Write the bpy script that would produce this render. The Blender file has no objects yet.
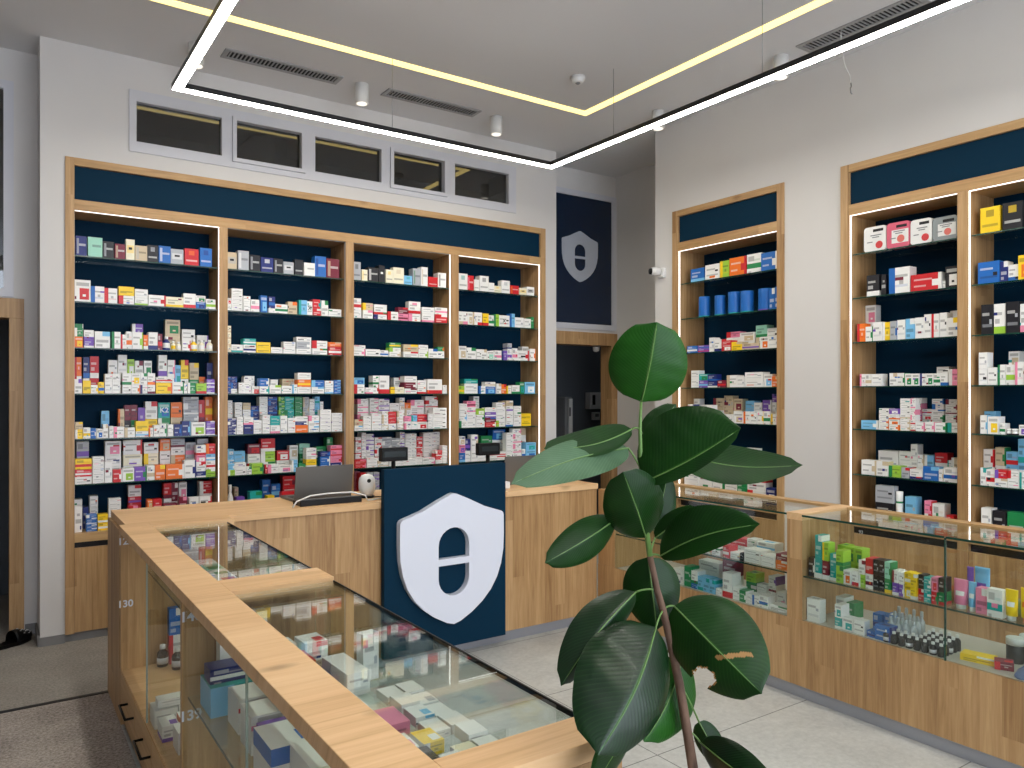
import bpy, math, random
from math import sin, cos, pi, radians as R
RND = random.Random(7)
S = bpy.context.scene
COL = S.collection
# ---------------------------------------------------------------- camera and its pixel rays
F = 762.0; HZ = 394.0; YAW = R(34.2); CH = 1.58
def ray(px, py=HZ):
    r = (px-512)/F
    return (sin(YAW)+r*cos(YAW), cos(YAW)-r*sin(YAW), (HZ-py)/F)
def at(px, py, t):
    d = ray(px, py); return (d[0]*t, d[1]*t, CH+d[2]*t)
def onY(px, Y):
    d = ray(px); t = Y/d[1]; return d[0]*t, t
def onX(px, X):
    d = ray(px); t = X/d[0]; return d[1]*t, t
cam = bpy.data.cameras.new('camera'); camo = bpy.data.objects.new('camera', cam); COL.objects.link(camo)
cam.sensor_width = 36; cam.lens = F/1024*36; cam.shift_y = (HZ-384)/1024
cam.clip_start = .05
camo.location = (0, 0, CH); camo.rotation_euler = (pi/2, 0, -YAW)
S.camera = camo
# ---------------------------------------------------------------- colours and materials
def lin(c): return tuple((x/255/12.92 if x/255 <= .04045 else ((x/255+.055)/1.055)**2.4) for x in c)
def mat(name, rgb=None, rough=.5, metal=0, spec=.5, emit=None, es=0, coat=0):
    m = bpy.data.materials.new(name); m.use_nodes = True
    b = m.node_tree.nodes['Principled BSDF']
    if rgb: b.inputs['Base Color'].default_value = (*lin(rgb), 1)
    b.inputs['Roughness'].default_value = rough; b.inputs['Metallic'].default_value = metal
    b.inputs['Specular IOR Level'].default_value = spec
    b.inputs['Coat Weight'].default_value = coat
    if emit: b.inputs['Emission Color'].default_value = (*lin(emit), 1); b.inputs['Emission Strength'].default_value = es
    return m
def nt(m):
    t = m.node_tree; return t, t.nodes, t.links, t.nodes['Principled BSDF']
def coords(N, L, scale=(1, 1, 1), rot=(0, 0, 0)):
    g = N.new('ShaderNodeNewGeometry'); mp = N.new('ShaderNodeMapping')
    mp.inputs['Scale'].default_value = scale; mp.inputs['Rotation'].default_value = rot
    L.new(g.outputs['Position'], mp.inputs['Vector']); return mp.outputs['Vector']
def noise(N, L, vec, sc, det=4, rough=.5, dist=0):
    n = N.new('ShaderNodeTexNoise'); n.inputs['Scale'].default_value = sc; n.inputs['Detail'].default_value = det
    n.inputs['Roughness'].default_value = rough; n.inputs['Distortion'].default_value = dist
    L.new(vec, n.inputs['Vector']); return n.outputs['Fac']
def ramp(N, L, fac, stops):
    r = N.new('ShaderNodeValToRGB'); L.new(fac, r.inputs['Fac']); e = r.color_ramp.elements
    e[0].position, e[0].color = stops[0][0], (*lin(stops[0][1]), 1)
    e[1].position, e[1].color = stops[-1][0], (*lin(stops[-1][1]), 1)
    for p, c in stops[1:-1]:
        x = e.new(p); x.color = (*lin(c), 1)
    return r.outputs['Color']
def mixc(N, L, fac, a, b, mode='MIX'):
    m = N.new('ShaderNodeMix'); m.data_type = 'RGBA'; m.blend_type = mode
    if isinstance(fac, (int, float)): m.inputs[0].default_value = fac
    else: L.new(fac, m.inputs[0])
    for s, v in ((6, a), (7, b)):
        if isinstance(v, tuple): m.inputs[s].default_value = (*v, 1)
        else: L.new(v, m.inputs[s])
    return m.outputs[2]
def mth(N, L, op, a, b=None):
    m = N.new('ShaderNodeMath'); m.operation = op
    for i, v in enumerate((a, b)):
        if v is None: continue
        if isinstance(v, (int, float)): m.inputs[i].default_value = v
        else: L.new(v, m.inputs[i])
    return m.outputs[0]
def bump(N, L, B, h, st=.2, dist=.002):
    b = N.new('ShaderNodeBump'); b.inputs['Strength'].default_value = st; b.inputs['Distance'].default_value = dist
    L.new(h, b.inputs['Height']); L.new(b.outputs['Normal'], B.inputs['Normal'])
def wood(name, grain, lo, mid, hi, stave=.085, tone=1.0):
    """oak laminate of staves: grain along one axis, staves side by side across it"""
    m = mat(name, rough=.42, spec=.35); t, N, L, B = nt(m)
    g = N.new('ShaderNodeNewGeometry'); sp = N.new('ShaderNodeSeparateXYZ'); L.new(g.outputs['Position'], sp.inputs[0])
    X, Y, Z = sp.outputs
    if grain == 'Z': along = Z; across = mth(N, L, 'ADD', X, Y)
    elif grain == 'X': along = X; across = mth(N, L, 'ADD', Y, mth(N, L, 'MULTIPLY', Z, .5))
    else: along = Y; across = mth(N, L, 'ADD', X, Z)
    st = mth(N, L, 'FLOOR', mth(N, L, 'DIVIDE', across, stave))
    c0 = N.new('ShaderNodeCombineXYZ'); L.new(st, c0.inputs[0]); L.new(mth(N, L, 'FLOOR', mth(N, L, 'MULTIPLY', mth(N, L, 'ADD', along, mth(N, L, 'MULTIPLY', st, .37)), .8)), c0.inputs[1])
    wn = N.new('ShaderNodeTexWhiteNoise'); L.new(c0.outputs[0], wn.inputs['Vector'])
    c1 = N.new('ShaderNodeCombineXYZ')
    L.new(mth(N, L, 'MULTIPLY', along, 1.3), c1.inputs[0]); L.new(mth(N, L, 'MULTIPLY', across, 22), c1.inputs[1])
    L.new(mth(N, L, 'MULTIPLY', wn.outputs['Value'], 9), c1.inputs[2])
    n1 = noise(N, L, c1.outputs[0], 1.6, 6, .62, .6)
    c2 = N.new('ShaderNodeCombineXYZ')
    L.new(mth(N, L, 'MULTIPLY', along, 6), c2.inputs[0]); L.new(mth(N, L, 'MULTIPLY', across, 160), c2.inputs[1])
    n2 = noise(N, L, c2.outputs[0], 1.0, 3, .5)
    f = mth(N, L, 'ADD', mth(N, L, 'MULTIPLY', n1, .62), mth(N, L, 'MULTIPLY', n2, .2))
    f = mth(N, L, 'ADD', f, mth(N, L, 'MULTIPLY', wn.outputs['Value'], .2))
    col = ramp(N, L, f, [(.3, lo), (.5, mid), (.72, hi)])
    # small dark knots
    c3 = N.new('ShaderNodeCombineXYZ'); L.new(mth(N, L, 'MULTIPLY', along, 2.1), c3.inputs[0]); L.new(mth(N, L, 'MULTIPLY', across, 5), c3.inputs[1])
    v = N.new('ShaderNodeTexVoronoi'); v.inputs['Scale'].default_value = 1; L.new(c3.outputs[0], v.inputs['Vector'])
    kf = N.new('ShaderNodeMapRange'); kf.inputs['From Min'].default_value = .03; kf.inputs['From Max'].default_value = .12
    kf.inputs['To Min'].default_value = .55; kf.inputs['To Max'].default_value = 0; L.new(v.outputs['Distance'], kf.inputs['Value'])
    col = mixc(N, L, kf.outputs[0], col, lin((120, 84, 48)))
    L.new(col, B.inputs['Base Color']); bump(N, L, B, n2, .08, .0008)
    return m
M = {}
M['wood_z'] = wood('oak_upright', 'Z', (142, 106, 68), (176, 139, 95), (202, 166, 120))
M['wood_x'] = wood('oak_worktop', 'X', (196, 154, 106), (218, 178, 130), (230, 194, 148), .11)
M['wood_y'] = wood('oak_rail', 'Y', (158, 122, 80), (186, 148, 100), (206, 171, 122), .3)
M['wood_rx'] = wood('oak_rail_along', 'X', (158, 122, 80), (186, 148, 100), (206, 171, 122), .3)
M['navy'] = mat('navy_board', (2, 42, 64), .65, spec=.12)
M['navy_in'] = mat('navy_back_board', (0, 40, 64), .65, spec=.1)
M['black'] = mat('black_plastic', (7, 7, 8), .4, spec=.25)
M['slot'] = mat('black_recess', (8, 9, 14), .5)
M['white'] = mat('white_plastic', (228, 228, 226), .35)
M['sign'] = mat('white_sign_letter', (222, 226, 238), .4)
M['frame_w'] = mat('white_window_frame', (205, 206, 212), .4)
M['grey'] = mat('grey_plastic', (128, 130, 132), .45)
M['alu'] = mat('brushed_metal_plinth', (165, 168, 176), .35, .6)
M['steel'] = mat('steel_wire', (150, 150, 150), .3, 1)
M['lid'] = mat('laptop_metal', (112, 110, 106), .4, .5)
M['blackmetal'] = mat('black_light_housing', (18, 18, 20), .4)
M['vent'] = mat('grey_vent_metal', (160, 160, 160), .4, .2)
M['ventdark'] = mat('vent_inside', (22, 22, 24), .8)
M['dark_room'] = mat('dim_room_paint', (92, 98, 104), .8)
M['kick'] = mat('grey_skirting', (128, 128, 128), .5)
M['cable'] = mat('white_cable', (215, 215, 210), .5)
M['pot'] = mat('pot_clay', (60, 60, 62), .6)
M['soil'] = mat('soil', (45, 32, 24), .95)
M['amber'] = mat('brown_glass', (48, 22, 12), .12, coat=.5)
M['clear'] = mat('clear_plastic', (205, 212, 216), .15); M['clear'].node_tree.nodes['Principled BSDF'].inputs['Alpha'].default_value = .55
M['led'] = mat('led_strip', (255, 255, 255), .5, emit=(255, 252, 246), es=1.7)
M['led_dim'] = mat('led_profile_unlit', (190, 192, 196), .4)
M['rail'] = mat('light_diffuser', (255, 255, 255), .5, emit=(255, 250, 240), es=46)
M['warm'] = mat('warm_light_strip', (255, 236, 170), .5, emit=(255, 226, 140), es=1.9)
M['lens'] = mat('lamp_lens', (240, 240, 235), .3, emit=(255, 244, 225), es=1.2)
def glass(name, tint=(235, 244, 240), refl=1.0):
    m = bpy.data.materials.new(name); m.use_nodes = True; t = m.node_tree; N, L = t.nodes, t.links
    N.remove(N['Principled BSDF']); out = N['Material Output']
    tr = N.new('ShaderNodeBsdfTransparent'); tr.inputs[0].default_value = (*lin(tint), 1)
    gl = N.new('ShaderNodeBsdfGlossy'); gl.inputs['Roughness'].default_value = 0
    gl.inputs['Color'].default_value = (1, 1, 1, 1)
    fr = N.new('ShaderNodeFresnel'); ge = N.new('ShaderNodeNewGeometry')
    # index 1.5 on the front of a face and its inverse on the back, so both faces of a pane mirror alike
    ior = N.new('ShaderNodeMapRange'); ior.inputs['To Min'].default_value = 1.5; ior.inputs['To Max'].default_value = 1/1.5
    L.new(ge.outputs['Backfacing'], ior.inputs['Value']); L.new(ior.outputs[0], fr.inputs['IOR'])
    mx = N.new('ShaderNodeMixShader')
    fac = mth(N, L, 'MULTIPLY', fr.outputs[0], refl)
    L.new(fac, mx.inputs[0]); L.new(tr.outputs[0], mx.inputs[1]); L.new(gl.outputs[0], mx.inputs[2])
    L.new(mx.outputs[0], out.inputs['Surface']); return m
M['glass'] = glass('clear_glass', (247, 251, 249))
M['pane'] = glass('window_glass', (150, 158, 160), 2.6)
M['door_glass'] = glass('sliding_door_glass', (248, 250, 248), .25)
M['gedge'] = mat('green_glass_edge', (28, 66, 56), .15)
M['gwhite'] = mat('pale_glass_edge', (165, 180, 172), .2)
# printed cardboard: colours of the print come from a per-face attribute
m = mat('printed_cardboard', rough=.38, spec=.4); t, N, L, B = nt(m)
a = N.new('ShaderNodeAttribute'); a.attribute_name = 'print'; L.new(a.outputs['Color'], B.inputs['Base Color']); M['card'] = m
# room surfaces
m = mat('wall_paint', rough=.85, spec=.2); t, N, L, B = nt(m); v = coords(N, L)
L.new(ramp(N, L, noise(N, L, v, 1.2, 3), [(.3, (212, 209, 206)), (.7, (218, 216, 213))]), B.inputs['Base Color'])
bump(N, L, B, noise(N, L, v, 180, 2), .05, .001); M['wall'] = m
m = mat('ceiling_paint', rough=.9, spec=.1); t, N, L, B = nt(m); v = coords(N, L)
L.new(ramp(N, L, noise(N, L, v, .8, 2), [(.3, (218, 218, 219)), (.7, (222, 222, 223))]), B.inputs['Base Color']); M['ceil'] = m
m = mat('stone_floor', rough=.4, spec=.4); t, N, L, B = nt(m); v = coords(N, L)
n1 = noise(N, L, v, 3.5, 8, .65, .8); n2 = noise(N, L, v, 38, 5, .7)
c = ramp(N, L, n1, [(.3, (160, 161, 157)), (.5, (180, 181, 176)), (.7, (194, 195, 190))])
c = mixc(N, L, .35, c, ramp(N, L, n2, [(.3, (146, 147, 143)), (.65, (202, 203, 198))]))
br = N.new('ShaderNodeTexBrick'); L.new(coords(N, L, (1, 1, 1)), br.inputs['Vector'])
br.inputs['Scale'].default_value = 1; br.inputs['Brick Width'].default_value = 1.2; br.inputs['Row Height'].default_value = .8
br.inputs['Mortar Size'].default_value = .003; br.offset = 0
for k, cc in (('Color1', (1, 1, 1)), ('Color2', (1, 1, 1)), ('Mortar', (.3, .3, .3))): br.inputs[k].default_value = (*cc, 1)
L.new(mixc(N, L, 1.0, c, br.outputs['Color'], 'MULTIPLY'), B.inputs['Base Color']); M['floor'] = m
def carpet(name, lo, hi):
    m = mat(name, rough=.95, spec=.1); t, N, L, B = nt(m); v = coords(N, L)
    n1 = noise(N, L, v, 75, 4, .75); n2 = noise(N, L, v, 4, 3)
    f = mth(N, L, 'ADD', mth(N, L, 'MULTIPLY', n1, .8), mth(N, L, 'MULTIPLY', n2, .2))
    L.new(ramp(N, L, f, [(.35, lo), (.65, hi)]), B.inputs['Base Color']); bump(N, L, B, n1, .3, .003); return m
M['carpet'] = carpet('brown_grey_carpet', (116, 108, 102), (206, 196, 187))
M['tile_l'] = carpet('granite_tile', (128, 123, 117), (172, 166, 158))
def leafmat(name, c1, c2, vein, back=False, gloss=False):
    m = mat(name, rough=.5 if back else (.3 if gloss else .36), spec=.25 if not gloss else .4, coat=.04 if gloss else 0); t, N, L, B = nt(m)
    uv = N.new('ShaderNodeUVMap'); uv.uv_map = 'uv'; sp = N.new('ShaderNodeSeparateXYZ'); L.new(uv.outputs[0], sp.inputs[0])
    u, vv = sp.outputs[0], sp.outputs[1]
    av = mth(N, L, 'ABSOLUTE', vv)
    ph = mth(N, L, 'SUBTRACT', mth(N, L, 'MULTIPLY', u, 26), mth(N, L, 'MULTIPLY', av, 7))
    w = mth(N, L, 'SINE', mth(N, L, 'MULTIPLY', ph, 2*pi))
    w2 = mth(N, L, 'POWER', mth(N, L, 'MAXIMUM', w, 0), 5)
    n = noise(N, L, coords(N, L), 14, 4)
    c = ramp(N, L, n, [(.3, c1), (.7, c2)])
    c = mixc(N, L, mth(N, L, 'MULTIPLY', w2, .16), c, lin(vein))
    mr = N.new('ShaderNodeMapRange'); mr.inputs['From Min'].default_value = .018; mr.inputs['From Max'].default_value = .045
    mr.inputs['To Min'].default_value = .85; mr.inputs['To Max'].default_value = 0; L.new(av, mr.inputs['Value'])
    c = mixc(N, L, mr.outputs[0], c, lin(vein))
    # brown dry blotches where a leaf's own attribute says so
    L.new(c, B.inputs['Base Color']); bump(N, L, B, w, .07 if gloss else .12, .001)
    tr = N.new('ShaderNodeBsdfTranslucent'); L.new(mixc(N, L, .5, c, lin((70, 150, 30))), tr.inputs['Color'])
    mx = N.new('ShaderNodeMixShader'); mx.inputs[0].default_value = .12
    L.new(B.outputs[0], mx.inputs[1]); L.new(tr.outputs[0], mx.inputs[2]); L.new(mx.outputs[0], N['Material Output'].inputs['Surface'])
    return m
M['leaf'] = leafmat('glossy_leaf', (10, 42, 9), (18, 58, 13), (58, 106, 40))
M['leafg'] = leafmat('shiny_dark_leaf', (6, 30, 12), (12, 44, 16), (60, 112, 46), gloss=True)
M['leaf2'] = leafmat('fresh_leaf', (20, 68, 14), (30, 86, 20), (84, 128, 52))
M['leafback_sheen'] = leafmat('leaf_underside_and_sheen', (62, 92, 64), (86, 116, 88), (134, 158, 122), True)  # undersides of all leaves, and the painted sheen of one long leaf
M['leafdry'] = mat('dry_leaf_patch', (150, 112, 60), .7)
m = mat('bark', rough=.8); t, N, L, B = nt(m); n = noise(N, L, coords(N, L, (1, 1, .35)), 60, 4)
L.new(ramp(N, L, n, [(.3, (74, 54, 42)), (.7, (118, 92, 74))]), B.inputs['Base Color']); bump(N, L, B, n, .5, .003); M['bark'] = m
M['petiole'] = mat('green_petiole', (96, 132, 66), .45)
# ---------------------------------------------------------------- mesh builder
def sub(a, b): return (a[0]-b[0], a[1]-b[1], a[2]-b[2])
def addv(a, b, k=1): return (a[0]+b[0]*k, a[1]+b[1]*k, a[2]+b[2]*k)
def cross(a, b): return (a[1]*b[2]-a[2]*b[1], a[2]*b[0]-a[0]*b[2], a[0]*b[1]-a[1]*b[0])
def norm(a):
    l = math.sqrt(sum(x*x for x in a)) or 1; return (a[0]/l, a[1]/l, a[2]/l)
class MB:
    def __init__(s): s.v = []; s.f = []; s.m = []; s.c = []; s.smooth = []; s.uv = {}
    def face(s, idx, mi=0, c=None, sm=False): s.f.append(idx); s.m.append(mi); s.c.append(c); s.smooth.append(sm)
    def box(s, x0, x1, y0, y1, z0, z1, mi=0, c=None, mats=None):
        if x0 > x1: x0, x1 = x1, x0
        if y0 > y1: y0, y1 = y1, y0
        b = len(s.v)
        s.v += [(x0, y0, z0), (x1, y0, z0), (x1, y1, z0), (x0, y1, z0), (x0, y0, z1), (x1, y0, z1), (x1, y1, z1), (x0, y1, z1)]
        for k, q in enumerate(((0, 3, 2, 1), (4, 5, 6, 7), (0, 1, 5, 4), (1, 2, 6, 5), (2, 3, 7, 6), (3, 0, 4, 7))):
            s.face([b+i for i in q], mats[k] if mats else mi, c)
        return s
    def prism(s, pts, fn, h, mi=0, side=None, c=None):
        """pts: closed 2-D outline; fn(a, b, k) -> point, k = 0..h"""
        n = len(pts); b = len(s.v)
        s.v += [fn(p[0], p[1], 0) for p in pts] + [fn(p[0], p[1], h) for p in pts]
        s.face([b+i for i in range(n)][::-1], mi, c); s.face([b+n+i for i in range(n)], mi, c)
        for i in range(n):
            j = (i+1) % n; s.face([b+i, b+j, b+n+j, b+n+i], mi if side is None else side, c)
        return s
    def lathe(s, prof, cx, cy, z0, n=16, mis=None, c=None, cs=None, sc=(1, 1)):
        b = len(s.v); P = [p for p in prof]
        for r, z in P:
            for i in range(n):
                a = 2*pi*i/n; s.v.append((cx+r*cos(a)*sc[0], cy+r*sin(a)*sc[1], z0+z))
        for k in range(len(P)-1):
            for i in range(n):
                j = (i+1) % n
                s.face([b+k*n+i, b+k*n+j, b+(k+1)*n+j, b+(k+1)*n+i], mis[k] if mis else 0, cs[k] if cs else c, True)
        s.face([b+i for i in range(n)][::-1], mis[0] if mis else 0, cs[0] if cs else c)
        s.face([b+(len(P)-1)*n+i for i in range(n)], mis[-1] if mis else 0, cs[-1] if cs else c)
        return s
    def tube(s, pts, rad, n=8, mi=0, c=None):
        b = len(s.v); K = len(pts); rads = rad if isinstance(rad, (list, tuple)) else [rad]*K
        up = (0, 0, 1); prev = None
        for k, p in enumerate(pts):
            d = norm(sub(pts[min(k+1, K-1)], pts[max(k-1, 0)]))
            if prev is None:
                a = cross(d, up)
                if sum(x*x for x in a) < 1e-4: a = cross(d, (1, 0, 0))
                a = norm(a)
            else:
                dd = sum(prev[i]*d[i] for i in range(3)); a = norm(addv(prev, d, -dd))
            prev = a; e = cross(d, a)
            for i in range(n):
                t = 2*pi*i/n
                s.v.append(tuple(p[q]+rads[k]*(cos(t)*a[q]+sin(t)*e[q]) for q in range(3)))
        for k in range(K-1):
            for i in range(n):
                j = (i+1) % n; s.face([b+k*n+i, b+k*n+j, b+(k+1)*n+j, b+(k+1)*n+i], mi, c, True)
        s.face([b+i for i in range(n)][::-1], mi, c); s.face([b+(K-1)*n+i for i in range(n)], mi, c)
        return s
    def build(s, name, mats, parent=None, origin=None, bevel=0, merge=False):
        if not isinstance(mats, (list, tuple)): mats = [mats]
        o0 = tuple(parent_loc(parent)) if parent is not None else (origin or (0, 0, 0))
        me = bpy.data.meshes.new(name)
        me.from_pydata([sub(v, o0) for v in s.v], [], s.f)
        for x in mats: me.materials.append(x)
        me.polygons.foreach_set('material_index', s.m)
        me.polygons.foreach_set('use_smooth', s.smooth)
        if any(c is not None for c in s.c):
            at_ = me.attributes.new('print', 'FLOAT_COLOR', 'FACE')
            buf = []
            for c in s.c: buf += [*(c or (1, 1, 1)), 1.0]
            at_.data.foreach_set('color', buf)
        if s.uv:
            ul = me.uv_layers.new(name='uv')
            for p in me.polygons:
                for li, vi in zip(p.loop_indices, p.vertices): ul.data[li].uv = s.uv.get(vi, (0, 0))
        me.update()
        o = bpy.data.objects.new(name, me); COL.objects.link(o)
        if parent is not None: o.parent = parent
        else: o.location = o0
        if bevel:
            b = o.modifiers.new('bevel', 'BEVEL'); b.width = bevel; b.segments = 2; b.limit_method = 'ANGLE'
        return o
def parent_loc(p):
    x, y, z = 0, 0, 0
    while p is not None: x += p.location.x; y += p.location.y; z += p.location.z; p = p.parent
    return x, y, z
def tag(o, label, cat, group=None):
    o['label'] = label; o['category'] = cat
    if group: o['group'] = group
    return o
def thing(name, label, cat, loc, group=None):
    o = bpy.data.objects.new(name, None); COL.objects.link(o); o.location = loc; o.empty_display_size = .05
    return tag(o, label, cat, group)
def struct(o): o['kind'] = 'structure'; return o
def text(s_, name, size, loc, rot, m, parent, ext=.0006, align='CENTER'):
    cu = bpy.data.curves.new(name, 'FONT'); cu.body = s_; cu.size = size; cu.extrude = ext; cu.align_x = align; cu.align_y = 'CENTER'
    cu.offset = .0012*size/.05
    tmp = bpy.data.objects.new(name, cu); COL.objects.link(tmp)
    me = bpy.data.meshes.new_from_object(tmp.evaluated_get(bpy.context.evaluated_depsgraph_get()))
    bpy.data.objects.remove(tmp); bpy.data.curves.remove(cu); me.name = name; me.materials.clear(); me.materials.append(m)
    o = bpy.data.objects.new(name, me); COL.objects.link(o)
    o.parent = parent; o.location = sub(loc, parent_loc(parent)); o.rotation_euler = rot; return o
ROTY = (pi/2, 0, 0)          # reads from the -Y side
ROTX = (pi/2, 0, -pi/2)      # reads from the -X side
# ================================================================ THE ROOM
CEIL = 3.82; YB = 5.60; YM = 5.93; XR = 4.665; XRR = 5.33; YRC = 4.69; XL0 = .237; XL1 = 4.30
XW = -3.2; YF = -3.0
def holed(mb, u0, u1, z0, z1, holes, fn):
    us = sorted({u0, u1, *[h[0] for h in holes], *[h[1] for h in holes]}); zs = sorted({z0, z1, *[h[2] for h in holes], *[h[3] for h in holes]})
    for i in range(len(us)-1):
        for j in range(len(zs)-1):
            cu, cz = (us[i]+us[i+1])/2, (zs[j]+zs[j+1])/2
            if any(h[0] < cu < h[1] and h[2] < cz < h[3] for h in holes): continue
            fn(us[i], us[i+1], zs[j], zs[j+1])
# unit and opening extents
UB = (.372, 4.17, .05, 3.09)
U2 = (onX(784.6, XR)[0], onX(673.1, XR)[0], .05, 3.09)
y3 = onX(841.4, XR)[0]; U3 = (1.41, y3, .05, 3.09)
WX0, WX1 = onY(128.9, YB)[0], onY(515.4, YB)[0]; WZ0, WZ1 = CH+1.609, CH+2.019
floor = MB().box(.5, 7.5, YF, 4.55, -.05, 0).box(1.7, 7.5, 4.55, 7.3, -.05, 0).build('floor', M['floor']); struct(floor)
o = MB().box(XW, .5, YF, 4.535, -.05, 0).build('floor_carpet', M['carpet']); struct(o)
o = MB().box(XW, 1.7, 4.565, 7.3, -.05, 0).build('floor_tiles', M['tile_l']); struct(o)
o = MB().box(XW, .5, 4.535, 4.565, -.05, .003).build('trim_1', M['slot']); struct(o)
o = MB().box(XW-.1, 7.5, YF-.1, 7.4, CEIL, CEIL+.1).build('ceiling', M['ceil']); struct(o)
# main back wall with the two doors and the two panes above them
DZ = 2.20
b = MB(); holed(b, XW, 7.5, 0, CEIL, [(-.85, .162, 0, DZ-.02), (-.85, .06, 2.26, 3.56), (4.32, 5.33, 0, DZ-.02), (4.32, 5.27, 2.28, 3.556), (WX0, WX1, WZ0, WZ1), (UB[0], UB[1], UB[2], UB[3])],
      lambda a, c, d, e: b.box(a, c, YM, YM+.12, d, e))
struct(b.build('wall_back', M['wall']))
# the block that stands forward of it and holds the long unit
b = MB(); holed(b, XL0, XL1, 0, CEIL, [(UB[0], UB[1], UB[2]-.05, UB[3]), (WX0, WX1, WZ0, WZ1)], lambda a, c, d, e: b.box(a, c, YB, YM, d, e))
struct(b.build('wall_back_forward', M['wall']))
b = MB(); b.box(XL0-.004, UB[0]-.001, YB-.012, YB, 0, .055); b.box(UB[0], UB[1], YB+.01, YB+.02, 0, .05); b.box(UB[1]+.001, XL1+.004, YB-.012, YB, 0, .055)
struct(b.build('baseboard_back', M['kick']))
b = MB().box(XW, -.86, YM-.012, YM, 0, .07).box(.167, XL0-.002, YM-.012, YM, 0, .07).box(XL0-.014, XL0-.002, YB, YM-.012, 0, .07)
struct(b.build('baseboard_left', M['kick']))
# right wall, set with its two units, and the wall of the niche beyond it
b = MB(); holed(b, YF, YRC, 0, CEIL, [(U2[0], U2[1], 0, UB[3]), (U3[0], U3[1], 0, UB[3])], lambda a, c, d, e: b.box(XR, XR+.36, a, c, d, e))
b.box(XR+.36, XRR, YRC-.12, YRC, 0, CEIL); struct(b.build('wall_right', M['wall']))
struct(MB().box(XRR, XRR+.1, YRC, YM, 0, CEIL).build('wall_niche', M['wall']))
struct(MB().box(XW-.1, XW, YF, 7.3, 0, CEIL).build('wall_left', mat('grey_paint', (140, 138, 136), .85)))
# street side behind the camera: a glazed shopfront
b = MB(); holed(b, XW, XR+.36, 0, CEIL, [(-.9, 4.3, .3, 3.6)], lambda a, c, d, e: b.box(a, c, YF-.15, YF, d, e))
struct(b.build('wall_front', M['wall']))
# dim back rooms
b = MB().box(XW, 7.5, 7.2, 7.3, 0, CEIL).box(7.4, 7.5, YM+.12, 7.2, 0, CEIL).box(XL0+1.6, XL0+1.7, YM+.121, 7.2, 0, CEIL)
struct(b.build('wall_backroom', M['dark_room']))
# ---- clerestory window over the long unit
def clerestory():
    px = [128.9, 515.4]; X = lambda p: onY(p, YB)[0]
    fr = MB(); y0, y1 = YB-.012, YB+.06
    panes = [(136.3, 221.4, 0), (231.7, 304.8, 1), (314.7, 380.9, 0), (389.4, 446.6, 1), (454.3, 508, 0)]
    zz0, zz1 = CH+1.679, CH+1.945
    holes = [(X(a), X(c), zz0-(.03 if s else 0), zz1+(.03 if s else 0)) for a, c, s in panes]
    holed(fr, WX0, WX1, WZ0, WZ1, holes, lambda a, c, d, e: fr.box(a, c, y0, y1, d, e))
    f = fr.build('window_1', M['frame_w']); struct(f)
    for a, c, s in panes:
        xa, xc = X(a), X(c)
        if s:
            sm = MB(); ia, ic = xa+.03, xc-.03
            holed(sm, xa+.002, xc-.002, zz0-.028, zz1+.028, [(ia, ic, zz0, zz1)], lambda a_, c_, d, e: sm.box(a_, c_, y0-.012, y1-.01, d, e))
            q = sm.build('window_sash', M['frame_w'], f); xa, xc = ia, ic
        MB().box(xa, xc, YB+.03, YB+.036, zz0, zz1).build('pane', M['pane'], f)
clerestory()
# ---- doors with oak casings, and the panes over them
def doorcase(nm, x0, x1, leaf):
    b = MB(); w = .082; y0, y1 = YM-.03, YM+.14
    if x0 is not None: b.box(x0, x0+w, y0, y1, 0, DZ)
    b.box(x1-w, x1, y0, y1, 0, DZ-w*1.55); b.box((x0 if x0 is not None else -.85), x1, y0, y1, DZ-w*1.55, DZ)
    o = b.build(nm, M['wood_z'], bevel=.002); struct(o); return o
doorcase('door_1', -.85, .162, None); d2 = doorcase('door_2', 4.34, XRR-.002, None)
def upperpane(nm, x0, x1, z0, z1, w):
    b = MB(); holed(b, x0, x1, z0, z1, [(x0+w, x1-w, z0+w, z1-w)], lambda a, c, d, e: b.box(a, c, YM-.015, YM+.05, d, e))
    o = struct(b.build(nm, M['frame_w'])); return o
w2 = upperpane('window_2', -.9, .105, 2.21, 3.61, .055); MB().box(-.845, .05, YM+.01, YM+.016, 2.265, 3.555).build('pane', M['pane'], w2)
w3 = upperpane('window_3', 4.32, XRR-.002, 2.23, 3.61, .055)
MB().box(4.375, 5.271, YM+.0, YM+.01, 2.285, 3.555).build('window_film', [mat('navy_film', (6, 30, 58), .12, coat=.3)], w3)
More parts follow.
